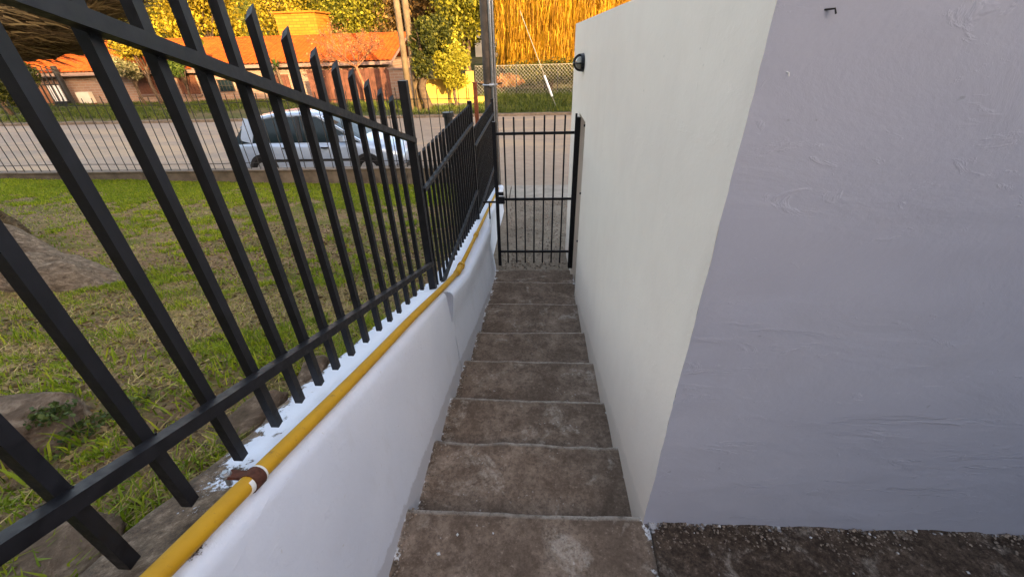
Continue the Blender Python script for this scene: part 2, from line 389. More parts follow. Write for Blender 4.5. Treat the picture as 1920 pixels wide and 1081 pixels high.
road = grid('road', np.linspace(-90, 60, 76), np.linspace(8.75, 20.2, 14), lambda X, Y: plane(Y)+.012+.015*(fbm(X*.5, Y*.5)-.5), M_road); tag(road, kind='structure')
def kerb_run(y0, y1, x0, x1, step, top, parent):
    x = x0
    while x < x1:
        MB().box(x+.006, min(x+step, x1)-.006, y0, y1, plane(y0)-.2, plane(y0)+top+random.uniform(-.008, .008)).build('kerb_stone', M_kerbwall, parent); x += step
kb = empty('far_kerb', (0, 20.3, plane(20.3))); tag(kb, kind='structure')
kerb_run(20.22, 20.42, -44, 6, 1.6, .12, kb)
verge = grid('far_verge', np.linspace(-60, 30, 91), np.linspace(20.42, 30.5, 20), lambda X, Y: plane(Y)+.10+.10*(fbm(X*.5, Y*.5)-.3)+np.where(X > -3.2, .25, 0)*np.clip((Y-21)/4, 0, 1), M_ground); tag(verge, kind='structure')
pav = MB()
pv = empty('pavement', (0, 8.2, plane(8.2))); tag(pv, kind='structure')
x = -14.0
while x < 9.0:
    MB().hexa([(x+.01, 7.75, plane(7.75)-.1), (x+1.49, 7.75, plane(7.75)-.1), (x+1.49, 8.74, plane(8.74)-.1), (x+.01, 8.74, plane(8.74)-.1),
               (x+.01, 7.75, plane(7.75)+.05), (x+1.49, 7.75, plane(7.75)+.05), (x+1.49, 8.74, plane(8.74)+.045), (x+.01, 8.74, plane(8.74)+.045)]).build('slab', M_pave, pv); x += 1.5
path = grid('path', np.linspace(-.62, 1.9, 50), np.linspace(4.18, 7.76, 60),
            lambda X, Y: np.interp(Y, [4.1, 5.0, 7.76], [-2.325, -2.42, plane(7.76)+.045])+.03*(fbm(X*3, Y*3)-.5), M_path); tag(path, kind='structure')

# lawn
def flawn0(X, Y):
    z = np.interp(Y, [-4, -1, 0, .5, 1, 1.5, 2.2, 3.5, 5, 6.9], [.55, -.30, -.66, -.84, -1.02, -1.20, -1.46, -1.72, -1.92, -2.10])
    z = z+.026*np.clip(-X-2.2, 0, 9)*np.clip(Y/6.9, 0, 1)
    z = z-.05*np.clip(1-(-X-.74)/.5, 0, 1)*np.clip((2.4-Y)/1.0, 0, 1)
    return z
def flawn(X, Y): return flawn0(X, Y)-.16*np.exp(-((X+1.62)/.40)**2-((Y-.55)/.17)**2)+.05*(fbm(X*1.7, Y*1.7)-.5)+.018*(fbm(X*9, Y*9)-.5)
lawn = grid('lawn', np.linspace(-16, -.70, 230), np.linspace(-3.3, 6.92, 170), flawn, M_soil); tag(lawn, kind='structure')

# ------------------------------------------------------------------ stairs
nos = [(.92, -1.605), (1.349, -1.738), (1.75, -1.848), (2.21, -1.951), (2.735, -2.095), (3.33, -2.196), (3.86, -2.262)]
def xl(Y): return float(np.interp(Y, [0, 1.9, 2.7, 3.4, 4.3], [-.505, -.50, -.468, -.452, -.43]))
XR = .42
stairs = empty('stairs', (0, 2.5, -2.3)); tag(stairs, kind='structure')
def step(y0, y1, z, last=False, idx=0):
    """tread from y0 (back) to y1 (nosing), top at z"""
    x0 = xl((y0+y1)/2)-.06; x1 = XR+.03
    nx, ny = 44, max(12, int((y1-y0)/.022)); xs_ = np.linspace(x0, x1, nx); t = np.linspace(0, 1, ny)
    vs = []; wear = []; paint = []
    def jit(x, s): return (float(fbm(np.array(x*7.0+idx*31), np.array(idx*3.7+s)))-.5)
    sk = random.uniform(-.012, .012)
    for tt in t:
        for x in xs_:
            y = y0+(y1+jit(x, .2)*.022+sk*(x/.45)-y0)*tt
            zz = z+.012*(float(fbm(np.array(x*3+idx*5), np.array(y*3)))-.5)-.004*(tt)
            d = (1-tt)*(y1-y0)
            if tt == 1: zz -= .006
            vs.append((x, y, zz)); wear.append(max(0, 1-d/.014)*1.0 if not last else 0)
            paint.append(.42*max(0, 1-(x-xl(y))/.05)+.30*max(0, 1-(XR-x)/.03))
    for x in xs_:
        y = y1+jit(x, .2)*.022+sk*(x/.45)
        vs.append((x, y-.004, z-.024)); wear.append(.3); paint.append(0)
    for x in xs_:
        vs.append((x, y1-.012, z-.30)); wear.append(0); paint.append(0)
    fs = []
    for j in range(ny+1):
        for i in range(nx-1):
            a = j*nx+i; fs.append((a, a+1, a+nx+1, a+nx))
    me = bpy.data.meshes.new('step'); me.from_pydata(vs, [], fs); me.update()
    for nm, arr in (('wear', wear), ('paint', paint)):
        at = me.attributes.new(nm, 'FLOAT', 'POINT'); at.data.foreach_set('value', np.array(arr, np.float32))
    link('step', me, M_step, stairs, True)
yb = -1.4
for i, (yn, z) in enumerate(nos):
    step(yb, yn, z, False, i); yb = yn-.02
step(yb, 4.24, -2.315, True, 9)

# landing beside the first step, against the grey wall
def landing_mesh():
    xs_ = np.concatenate([np.linspace(.428, 2.4, 180), np.linspace(2.45, 6, 40)]); ys_ = np.concatenate([np.linspace(-3.4, .2, 40), np.linspace(.22, .95, 70)])
    X, Y = np.meshgrid(xs_, ys_)
    crack = .010*np.abs(fbm(Y*6, Y*0+2)-.5)*2+.012*(fbm(Y*20, Y*0+5)-.5)
    Xc = X+np.where(X < .46, (.46-X)/.032*(crack+.006), 0)
    Z = -1.592+.045*(fbm(X*5, Y*5, 5)-.5)+.014*(fbm(X*30, Y*30, 3)-.5)-.012*np.clip(X-.5, 0, 1)*0
    Z = Z-np.where(X < .4285, .10, 0)
    V = np.stack([Xc.ravel(), Y.ravel(), Z.ravel()], 1); nx = len(xs_); ny = len(ys_)
    i = (np.arange(ny-1)[:, None]*nx+np.arange(nx-1)[None, :]).ravel()
    o = np_mesh('landing', V, np.stack([i, i+1, i+nx+1, i+nx], 1), M_landing, None, True)
    d = (.89-Y); p = .42*np.clip(1-d/.06, 0, 1)+.18*np.clip(1-d/.26, 0, 1)*np.clip(1-(X-.45)/.55, 0, 1)
    at = o.data.attributes.new('paint', 'FLOAT', 'POINT'); at.data.foreach_set('value', p.ravel().astype(np.float32))
    tag(o, kind='structure')
landing_mesh()

# ------------------------------------------------------------------ white low wall beside the stairs
def wtop(Y): return np.where(Y < 2.64, -.610-.3305*Y, -1.489-.146*(Y-2.665))
def low_wall(y0, y1, n, face_top, face_bot, label, extra=0.0):
    ys_ = np.linspace(y0, y1, n); prof = []; raws = []
    for y in ys_:
        T = float(wtop(np.array(y))); j = .010*(float(fbm(np.array(y*4), np.array(1.5)))-.5)
        ft = face_top(y)+j*.5; fb = face_bot(y); ex = extra
        outer = -.755+.05*(float(fbm(np.array(y*5), np.array(7.7)))-.5)+.03*(float(fbm(np.array(y*19), np.array(2.7)))-.5)
        zb = min(-1.55, T-.9); pts = []
        zb = float(np.interp(y, [-1.5, .9, 3.4, 4.3, 7], [-1.75, -1.9, -2.5, -2.6, -2.9]))
        for k in np.linspace(0, 1, 14):
            z = zb+(T-.045-zb)*k; x = fb+(ft-ex-fb)*k**1.15+ex*min(1, max(0, (z-(T-.24))/.19))
            x += .012*(float(fbm(np.array(y*2.2), np.array(z*3+4)))-.5); pts.append((x, z))
        for a in (25, 50, 75): pts.append((ft-.045+.045*math.cos(R(a)), T-.045+.045*math.sin(R(a))))
        for k in np.linspace(0, 1, 9)[1:]:
            x = ft-.045+(outer-ft+.045)*k
            z = T-.030*k-.02*(float(fbm(np.array(x*12), np.array(y*12)))-.5)*k
            pts.append((x, z))
        pts.append((outer-.02, T-.07)); pts.append((outer-.04, T-.5))
        prof.append([(p[0], y, p[1]) for p in pts])
        row = []
        for i, p in enumerate(pts):
            r = 0.0
            if i >= 16:
                k = min(1, max(0, (ft-p[0])/(ft-outer)))
                r = float(np.interp(y, [.30, .47, .60, 1.2], [1.05, .62, .30, .05]))*float(np.interp(k, [0, .25, .5], [0, .75, 1.0]))
                r += float(np.interp(k, [.80, 1.0], [0, .42]))
            if i >= len(pts)-2: r = .9
            row.append(r)
        raws += row
    k = len(prof[0]); V = [p for row in prof for p in row]; F = []
    for i in range(n-1):
        for j in range(k-1): F.append((i*k+j, i*k+j+1, (i+1)*k+j+1, (i+1)*k+j))
    F.append(tuple(range(k))); F.append(tuple((n-1)*k+j for j in range(k-1, -1, -1)))
    me = bpy.data.meshes.new('low_wall'); me.from_pydata(V, [], F); me.update()
    at = me.attributes.new('raw', 'FLOAT', 'POINT'); at.data.foreach_set('value', np.array(raws, np.float32))
    o = link('low_wall', me, M_lowwall, None, True); tag(o, label, 'wall', 'white low wall sections along the stairs'); return o
low_wall(-1.4, 2.16, 150, lambda y: -.540, lambda y: xl(y)+.0, 'white painted sloping low wall beside the upper steps under the yellow pipe')
low_wall(2.10, 6.9, 150, lambda y: float(np.interp(y, [2.1, 2.7, 4.1, 4.5, 7], [-.498, -.490, -.470, -.53, -.53])), lambda y: xl(y)+.004+(-.10 if y > 4.35 else 0), 'white low wall section by the lower steps, set forward of the upper one', .045)

# ------------------------------------------------------------------ rendered house on the right
house = empty('rendered_house', (2, 3, -1.6), 'plastered house corner right of the stairs, white side and grey front', 'house')
NZ = -.585
b = MB(); T0 = .14
def quad(mb, a, b_, c, d): mb.add([a, b_, c, d], [(0, 1, 2, 3)])
def wavy_plane(name, orient, u0, u1, z0, z1, const, nu, nz, mat, parent):
    us = np.linspace(u0, u1, nu); zs = np.linspace(z0, z1, nz); U, Z = np.meshgrid(us, zs)
    e = .010*(fbm(U*1.3+3, Z*1.3)-.5)+.004*(fbm(U*7, Z*12)-.5)
    edge = np.minimum(U-u0, u1-U); e = e*np.clip(edge/.1, 0, 1)
    w_ = np.clip(1-(U-u0)/.05, 0, 1)*(u0 in (.89, XR)); w2 = w_*w_
    n1 = .005*(fbm(Z*6, Z*0+4.4)-.5)+.006*(fbm(Z*34, Z*0+1.4, 3)-.5); n2 = .005*(fbm(Z*9, Z*0+8.4)-.5)
    if orient == 'x': U = U+w2*n2; e = e+w2*n1+.004*w2
    else: U = U+w2*(n1+.004); e = e+w2*n2
    if orient == 'x': V = np.stack([const+e.ravel(), U.ravel(), Z.ravel()], 1)
    else: V = np.stack([U.ravel(), const+e.ravel(), Z.ravel()], 1)
    i = (np.arange(nz-1)[:, None]*nu+np.arange(nu-1)[None, :]).ravel()
    F = np.stack([i, i+1, i+nu+1, i+nu], 1)
    if orient == 'x': F = F[:, ::-1]
    return np_mesh(name, V, F, mat, parent, True)
sw = wavy_plane('side_wall', 'x', .89, 3.60, -2.6, T0, XR, 90, 70, M_side, house)
wavy_plane('side_wall', 'x', 3.60, 4.13, NZ, T0, XR, 20, 20, M_side, house)
wavy_plane('side_wall', 'x', 4.13, 5.0, -2.9, T0, XR, 30, 60, M_side, house)
b = MB()
quad(b, (XR, 3.60, -2.6), (XR+.30, 3.60, -2.6), (XR+.30, 3.60, NZ), (XR, 3.60, NZ))
quad(b, (XR, 4.13, -2.6), (XR, 4.13, NZ), (XR+.30, 4.13, NZ), (XR+.30, 4.13, -2.6))
quad(b, (XR+.30, 3.60, -2.6), (XR+.30, 4.13, -2.6), (XR+.30, 4.13, NZ), (XR+.30, 3.60, NZ))
quad(b, (XR, 3.60, NZ), (XR+.30, 3.60, NZ), (XR+.30, 4.13, NZ), (XR, 4.13, NZ))
b.build('door_recess', M_side, house)
b = MB(); quad(b, (XR, 5.0, -2.9), (XR, 5.0, T0), (6, 5.0, T0), (6, 5.0, -2.9)); quad(b, (6, .89, -2.9), (6, 5, -2.9), (6, 5, T0), (6, .89, T0)); b.build('rear_wall', M_side, house)
b = MB(); quad(b, (XR, .89, T0), (6, .89, T0), (6, 5, T0), (XR, 5, T0)); b.build('roof_slab', M_side, house)
wavy_plane('front_wall', 'y', XR, 6.0, -2.0, T0, .89, 220, 90, M_front, house)

wavy_plane('unseen_shade_wall', 'x', -3.4, .89, -2.0, 1.1, 2.95, 60, 60, M_front, house)  # added out of view to cut skylight and darken the front wall's right side
MB().box(3.0, 6.0, -3.4, .85, -2.0, 1.1).build('unseen_shade_block', M_front, house)  # solid mass behind that added wall, also out of view
# wall lamp
lamp = empty('wall_lamp', (XR, 4.05, -.17), 'dark oval caged bulkhead lamp on the white side wall above the gate', 'lamp')
M_lampglass = Mat('lamp_glass', .25, .5); M_lampglass.color((.30, .28, .23)); M_lampglass = M_lampglass.m
def ell(Y0, Z0, ay, az, k, n=20): return [(k, Y0+ay*math.cos(2*math.pi*i/n), Z0+az*math.sin(2*math.pi*i/n)) for i in range(n)]
LY, LZ = 4.04, -.170
mb = MB(); e0 = ell(LY, LZ, .13, .072, XR-.002); e1 = ell(LY, LZ, .125, .068, XR-.028); n = 20
mb.add(e0+e1, [tuple((i, (i+1) % n, n+(i+1) % n, n+i)) for i in range(n)]+[tuple(range(n, 2*n))]); mb.build('base', M_black, lamp)
mb = MB(); rows = []
for k in range(7):
    a = k/6*math.pi/2; rows.append(ell(LY, LZ, .108*math.cos(a)+.001, .055*math.cos(a)+.001, XR-.029-.046*math.sin(a), 16))
for i in range(6): mb.add(rows[i]+rows[i+1], [(j, (j+1) % 16, 16+(j+1) % 16, 16+j) for j in range(16)])
mb.build('glass_dome', M_lampglass, lamp, True)
for k in (-1, 0, 1):
    pts = [(XR-.028-.054*math.sin(a), LY+k*.06, LZ+.062*math.cos(a)*(1-.12*abs(k))) for a in np.linspace(0, math.pi, 11)]
    MB().tube(pts, .0055, 6).build('cage_bar', M_black, lamp)
pts = [(XR-.028-.060*math.sin(a), LY+.118*math.cos(a), LZ) for a in np.linspace(0, math.pi, 13)]
MB().tube(pts, .0055, 6).build('cage_bar', M_black, lamp)
# short bits of wire left in the grey wall
o = MB().tube([(.508, .893, .034), (.523, .884, .035), (.526, .882, .027)], .0016, 6).build('wire_stub', M_wire); tag(o, 'short bent wire stub sticking out high on the grey front wall', 'wire')
o = MB().tube([(.475, .893, -.062), (.477, .886, -.063), (.478, .885, -.069)], .0014, 6).build('wire_stub', M_white); tag(o, 'short painted wire stub on the grey front wall near the corner', 'wire')

# ------------------------------------------------------------------ black steel fence along the stairs
FX = -.66; BW = .0205
def bar_tip(mb, y, zb, zt, w=BW, cut=.035):
    h = w/2
    mb.add([(FX-h, y-h, zb), (FX+h, y-h, zb), (FX+h, y+h, zb), (FX-h, y+h, zb),
            (FX-h, y-h, zt-cut), (FX+h, y-h, zt-cut*.6), (FX+h, y+h, zt), (FX-h, y+h, zt-cut*.4)],
           [(3, 2, 1, 0), (4, 5, 6, 7), (0, 1, 5, 4), (1, 2, 6, 5), (2, 3, 7, 6), (3, 0, 4, 7)]); return mb
f1 = empty('steel_fence_panel', (FX, 1, -1.0), 'nearest black steel fence panel sloping down beside the upper steps', 'fence panel', 'black steel fence panels along the stairs')
ybar = [-.44, -.315, -.19, -.065, .06, .18, .302, .425, .551, .677, .782, .886, .994, 1.103, 1.231, 1.362, 1.488, 1.612, 1.745, 1.877, 2.016]
for y in ybar:
    mb = bar_tip(MB(), y, -.613-.311*y+random.uniform(-.006, .006), .424-.306*y+random.uniform(-.006, .006)); tl = random.uniform(-.006, .006); mb.v = [(v[0]+random.uniform(-.0006, .0006), v[1]+tl*(v[2]+.3-.256+.306*y), v[2]) for v in mb.v]; mb.build('bar', M_black, f1)
zr = lambda y: .256-.306*y
rw = .025
MB().beam((FX+.0225, -.6, zr(-.6)-.012), (FX+.0225, 2.225, zr(2.225)-.012), rw, rw).build('rail', M_black, f1)
zl_ = lambda y: -.428-.336*y
MB().beam((FX+.0225, -.6, zl_(-.6)), (FX+.0225, 2.225, zl_(2.225)), rw, rw).build('rail', M_black, f1)
MB().box(FX-.021, FX+.021, 2.222, 2.264, -1.55, -.152).build('post', M_black, f1)
for y in ybar:
    for zf, off in ((zr, -.012), (zl_, 0.0)):
        z = zf(y)+off; mb = MB()
        for sd in (-1, 1):
            pts = [(FX+BW/2+.001+random.uniform(-.001, .001), y+sd*BW/2*.9+random.uniform(-.0015, .0015), z+.0125*q+random.uniform(-.001, .001)) for q in (-1, -.5, 0, .5, 1)]
            mb.tube(pts, [random.uniform(.0018, .0036) for _ in pts], 5)
        mb.build('weld', M_black, f1)
f2 = empty('steel_fence_panel', (FX, 3.4, -1.6), 'middle black steel fence panel with level rails and close bars', 'fence panel', 'black steel fence panels along the stairs')
for y in np.arange(2.35, 4.42, .118):
    y = float(y); bar_tip(MB(), y, -1.45-.147*(y-2.5)+random.uniform(-.004, .004), -.520, .019, .026).build('bar', M_black, f2)
MB().beam((FX+.0215, 2.272, -.722), (FX+.0215, 4.43, -.708), .023, .023).build('rail', M_black, f2)
MB().beam((FX+.0215, 2.272, -1.432), (FX+.0215, 4.43, -1.418), .023, .023).build('rail', M_black, f2)
MB().box(FX-.022, FX+.022, 4.432, 4.476, -1.82, -.50).build('post', M_black, f2)
f3 = empty('steel_fence_panel', (FX, 5.6, -1.9), 'farthest black steel fence panel beyond the gate, lowest rails', 'fence panel', 'black steel fence panels along the stairs')
for y in np.arange(4.56, 6.78, .118):
    y = float(y); bar_tip(MB(), y, -1.76-.147*(y-4.6), -.775, .019, .026).build('bar', M_black, f3)
MB().beam((FX+.0215, 4.478, -.95), (FX+.0215, 6.8, -.95), .023, .023).build('rail', M_black, f3)
MB().beam((FX+.0215, 4.478, -1.695), (FX+.0215, 6.8, -1.695), .023, .023).build('rail', M_black, f3)
MB().box(FX-.022, FX+.022, 6.802, 6.846, -2.2, -.74).build('post', M_black, f3)

# ------------------------------------------------------------------ gas pipe on the wall
pipe = empty('yellow_pipe', (-.57, 2.0, -1.2), 'yellow painted gas pipe running down the top of the white low wall', 'pipe')
pz = lambda y: -.590-.3305*y
pr = .0175
MB().tube([(-.57, y, pz(y)+.003*math.sin(y*5)) for y in np.linspace(-1.3, 2.60, 24)], pr, 16).build('pipe_run', M_yellow, pipe, True)
p2 = lambda y: -1.467-.146*(y-2.665)
MB().tube([(-.57, 2.72, p2(2.72)), (-.572, 3.6, p2(3.6)-.004), (-.575, 4.75, p2(4.75)), (-.58, 6.4, p2(6.4))], pr*.9, 14).build('pipe_run', M_yellow, pipe, True)
MB().tube([(-.57, 2.575, pz(2.575)), (-.57, 2.63, pz(2.63)+.002), (-.57, 2.69, p2(2.69)+.004), (-.57, 2.745, p2(2.745))], [.0235, .025, .025, .0235], 16).build('elbow', M_yellow, pipe, True)
MB().tube([(-.57, 2.755, p2(2.755)), (-.57, 2.790, p2(2.790))], .029, 16).build('fitting_collar', M_yellow, pipe)
for yy in (3.62,):
    MB().tube([(-.572, yy, p2(yy)), (-.572, yy+.07, p2(yy+.07))], .0225, 14).build('coupling', M_yellow, pipe)
yc = .475; d = Vector((0, 1, -.3305)).normalized(); pc = Vector((-.57, yc, pz(yc)))
cl = MB().tube([pc-d*.014, pc+d*.014], pr+.004, 18).build('clamp', M_rust, pipe)
MB().beam(pc+Vector((-.018, .004, .008)), pc+Vector((-.052, .004, .010)), .022, .006, (0, .3, 1)).build('clamp_ear', M_rust, cl)
MB().tube([pc+Vector((-.050, -.003, -.012)), pc+Vector((-.050, 0, .024))], .0055, 6).build('bolt', M_zinc, cl)
MB().tube([pc+Vector((-.050, 0, .012)), pc+Vector((-.050, 0, .019))], .010, 6).build('nut', M_zinc, cl)
MB().tube([pc-d*.026, pc-d*.015], pr+.0015, 18).build('paint_band', M_white, pipe)
MB().tube([pc+d*.015, pc+d*.021], pr+.0022, 18).build('paint_band', M_white, pipe)

# ------------------------------------------------------------------ gate
GY = 4.2
gate = empty('steel_gate', (0, GY, -2.3), 'closed black steel bar gate at the foot of the stairs', 'gate')
MB().box(-.415, -.380, GY-.02, GY+.02, -2.235, -.66).build('stile', M_black, gate)
MB().box(.388, .436, GY-.075, GY-.028, -2.24, -.625).build('stile', M_black, gate)
MB().box(.380, .398, GY-.12, GY-.10, -2.20, -.585).build('closing_rod', M_black, gate)
for i in range(7):
    x = -.302+.0995*i
    MB().tube([(x, GY, -2.205), (x+.002, GY, -1.4), (x-.001, GY, -.615+random.uniform(-.012, .006))], .0085, 8).build('bar', M_black, gate)
for z in (-.772, -1.437, -2.055):
    MB().beam((-.382, GY-.012, z), (.392, GY-.012, z), .012, .026).build('rail', M_black, gate)
lb = MB().box(-.400, -.315, GY-.052, GY-.022, -1.475, -1.400).build('latch_box', M_black, gate)
MB().box(-.372, -.322, GY-.066, GY-.053, -1.455, -1.425).build('bolt', M_black, lb)
MB().box(-.40, -.325, GY-.045, GY-.024, -1.385, -1.352).build('latch_plate', M_black, gate)
for z in (-.70, -1.36, -1.90):
    MB().beam((.43, GY-.060, z), (.56, 4.126, z), .012, .022).build('hinge', M_black, gate)
MB().beam((-.555, GY, -1.47), (-.417, GY, -1.47), .014, .018).build('tie_bar', M_black, gate)
MB().beam((-.487, GY, -1.478), (-.487, GY, -1.66), .014, .018, (0, 1, 0)).build('tie_bar', M_black, gate)

# ------------------------------------------------------------------ street fence, pole, posts
lw = empty('street_wall', (-6, 6.98, -2.7), 'low grey concrete wall under the thin rod fence at the end of the lawn', 'wall')
x = -13.0
while x < -.75:
    MB().box(x+.004, min(x+1.2, -.72)-.004, 6.92, 7.06, -2.95, -1.835+random.uniform(-.006, .006)).build('wall_block', M_kerbwall, lw)
    MB().box(x+.004, min(x+1.2, -.72)-.004, 6.905, 7.075, -1.835+.008, -1.805+random.uniform(-.004, .004)).build('coping', M_kerbwall, lw); x += 1.2
rf = empty('rod_fence', (-6, 6.99, -1.8), 'thin dark rod fence on the low street wall behind the lawn', 'fence')
x = -11.6; i = 0
rodme = {}
while x < -1.0:
    zt = -.60+.03*(i % 3 == 0)-.02*(x < -6)
    MB().tube([(x+random.uniform(-.006, .006), 6.99, -1.81), (x+random.uniform(-.010, .010), 6.99, -1.2), (x+random.uniform(-.014, .014), 6.99, zt)], .0068, 5).build('rod', M_wire, rf); x += .165; i += 1
for z in (-.735, -1.695):
    MB().tube([(xx, 6.985, z+.012*math.sin(xx*1.3)) for xx in np.linspace(-11.6, -.95, 20)], .0058, 5).build('tie_wire', M_wire, rf)
o = empty('rusty_post', (-.95, 7.1, -2.7), 'rusty red brown steel post behind the black fence beside the pole', 'post')
MB().box(-.975, -.915, 7.08, 7.14, -2.72, -.545).build('shaft', M_rustpost, o); MB().box(-.985, -.905, 7.07, 7.15, -.543, -.530).build('cap', M_rustpost, o)
o = empty('round_post', (-1.46, 7.3, -2.7), 'short black round post with a cap behind the street fence', 'post')
MB().tube([(-1.46, 7.3, -2.72), (-1.46, 7.3, -1.05)], .075, 14).build('shaft', M_darkbin, o); MB().tube([(-1.46, 7.3, -1.06), (-1.46, 7.3, -.985)], .098, 16).build('cap', M_darkbin, o)

pole = empty('utility_pole', (-.78, 8.0, -2.72), 'thick grey brown utility pole with a metal conduit standing beyond the gate', 'pole')
MB().tube([(-.79, 8.0, -2.75), (-.79, 8.0, 0), (-.79, 8.0, 5.5)], [.122, .115, .10], 20).build('shaft', M_pole, pole, True)
MB().tube([(-.735, 7.868, -2.7), (-.735, 7.873, 4.0)], .022, 10).build('conduit', M_zinc, pole, True)
MB().tube([(-.690, 7.888, -2.7), (-.690, 7.893, 4.0)], .012, 8).build('conduit', M_zinc, pole, True)
st = MB().tube([(-.79+.128*math.cos(a), 8.0+.128*math.sin(a), -.64) for a in np.linspace(0, 2*math.pi, 24)[:-1]], .014, 6, closed=True).build('strap', M_zinc, pole)
MB().tube([(-.79, 7.855, -.64), (-.70, 7.850, -.64)], .030, 8).build('strap_clip', M_zinc, st)
for s in (-1, 1): MB().tube([(-.79+s*.12, 7.98, -.64), (-.79+s*.22, 7.96, -.615)], .013, 6).build('hook', M_wire, st)

# ------------------------------------------------------------------ parked car
M = Mat('car_paint', .22, .5, .35); M.color(M.ramp(M.noise(3, 3, .5), [(.3, (.36, .45, .60)), (.7, (.41, .50, .66))])); M.b.inputs['Coat Weight'].default_value = .5; M_car = M.m  # blue of the reflected sky is mixed into this base colour
M = Mat('car_glass', .08, .3); M.color((.008, .016, .022)); M_glass = M.m
M_tyre = simple('tyre_rubber', (.012, .012, .013), .9, .2)
M_trim = simple('car_trim', (.015, .015, .017), .5, .4)
M_red = simple('tail_lens', (.30, .015, .012), .2, .5)
M_lens = simple('head_lens', (.62, .64, .66), .12, .6)
car = empty('parked_car', (-5.05, 10.15, plane(10.15)+.012), 'pale silver hatchback parked on the street behind the rod fence', 'car')
cz = plane(10.15)+.012
def cp(x, y, z): return (-5.05+x, 10.15+y, cz+z)
def loft(sections):
    mb = MB(); k = len(sections[0])
    V = [p for s in sections for p in s]; F = []
    for i in range(len(sections)-1):
        for j in range(k): F.append((i*k+j, i*k+(j+1) % k, (i+1)*k+(j+1) % k, (i+1)*k+j))
    F.append(tuple(range(k-1, -1, -1))); F.append(tuple((len(sections)-1)*k+j for j in range(k))); mb.add(V, F); return mb
st_ = [(-2.02, .42, .74, .60), (-1.97, .32, .86, .70), (-1.80, .26, .97, .77), (-1.4, .22, .97, .815), (-.8, .20, .945, .83), (0, .20, .93, .83), (.7, .20, .92, .83), (1.05, .22, .915, .825), (1.45, .24, .84, .805), (1.78, .27, .75, .75), (1.96, .31, .66, .66), (2.04, .38, .58, .54)]
def body_sec(x, zl, zt, hw):
    half = [(0, zl), (hw*.80, zl), (hw*.95, zl+.07), (hw, zl+.22*(zt-zl)), (hw, zl+.55*(zt-zl)), (hw*.975, zl+.82*(zt-zl)), (hw*.90, zt-.015), (hw*.70, zt+.018), (hw*.35, zt+.035)]
    pts = half+[(0, zt+.04)]+[(-a, b_) for a, b_ in half[:0:-1]]
    return [cp(x, a, b_) for a, b_ in pts]
loft([body_sec(*s) for s in st_]).build('body', M_car, car, True)
def gh(x, z, hw): return [cp(x, -hw, z), cp(x, hw, z)]
prof = [(-1.86, .95), (-1.60, 1.27), (-1.36, 1.395), (-.8, 1.455), (-.2, 1.462), (.18, 1.425), (.55, 1.25), (1.10, .90)]
def hwz(z): return .755-(z-.92)*.34
secs = []
for (x, z) in prof:
    h = hwz(z); h0 = .765
    secs.append([cp(x, -h0 if z < .96 else -.765, .90), cp(x, .765, .90), cp(x, h, z-.01), cp(x, h*.6, z+.012), cp(x, 0, z+.02), cp(x, -h*.6, z+.012), cp(x, -h, z-.01)])
loft(secs).build('window_glass', M_glass, car, False)
rs = []
for (x, z) in [(-1.66, 1.235), (-1.40, 1.39), (-.8, 1.463), (-.2, 1.470), (.14, 1.447), (.24, 1.405)]:
    h = hwz(z)+.012; rs.append([cp(x, -h, z-.05), cp(x, h, z-.05), cp(x, h, z+.004), cp(x, h*.6, z+.030), cp(x, 0, z+.038), cp(x, -h*.6, z+.030), cp(x, -h, z+.004)])
loft(rs).build('roof', M_car, car, True)
for s in (-1, 1):
    def pl(a, b_, w_): MB().beam(cp(a[0], s*(hwz(a[1])+.012), a[1]), cp(b_[0], s*(hwz(b_[1])+.012), b_[1]), .03, w_, (0, s, 0)).build('pillar', M_car, car)
    MB().beam(cp(.20, s*(hwz(1.42)+.008), 1.415), cp(1.12, s*.762, .91), .05, .05, (0, s, 0)).build('pillar', M_car, car)
    MB().beam(cp(-.32, s*(hwz(1.44)+.006), 1.44), cp(-.26, s*.772, .92), .07, .02, (0, s, 0)).build('pillar', M_trim, car)
    MB().beam(cp(-1.42, s*(hwz(1.38)+.008), 1.385), cp(-1.55, s*.768, .93), .26, .03, (0, s, 0)).build('pillar', M_car, car)
    for wx in (-1.27, 1.22):
        w_ = MB().tube([cp(wx, s*.66, .295), cp(wx, s*.835, .295)], .295, 24).build('wheel', M_tyre, car)
        MB().tube([cp(wx, s*.80, .295), cp(wx, s*.843, .295)], .19, 20).build('rim', M_zinc, w_)
        MB().tube([cp(wx, s*.60, .32), cp(wx, s*.832, .32)], .345, 28).build('wheel_arch', M_trim, car)
    hm = MB().hexa([cp(1.70, s*.56, .56), cp(1.99, s*.40, .56), cp(2.015, s*.50, .56), cp(1.74, s*.765, .56), cp(1.66, s*.56, .70), cp(1.91, s*.40, .67), cp(1.93, s*.50, .665), cp(1.68, s*.762, .70)])
    hm.build('headlight', M_lens, car)
    MB().box(*[v for p in zip(cp(-2.0, s*.70-.06, .70), cp(-1.86, s*.70+.06, .90)) for v in p]).build('tail_light', M_red, car)
    for hx in (-.62, .28): MB().box(*[v for p in zip(cp(hx-.09, s*.832-.012, .78), cp(hx+.09, s*.832+.012, .81)) for v in p]).build('door_handle', M_trim, car)
    MB().box(*[v for p in zip(cp(-1.0, s*.836-.008, .50), cp(1.0, s*.836+.008, .55)) for v in p]).build('side_moulding', M_trim, car)
    mr = MB().hexa([cp(.72, s*.80, .93), cp(.86, s*.80, .93), cp(.84, s*1.0, .95), cp(.74, s*1.0, .95), cp(.72, s*.80, 1.06), cp(.84, s*.80, 1.05), cp(.82, s*1.0, 1.07), cp(.74, s*1.0, 1.08)]).build('mirror', M_car, car)
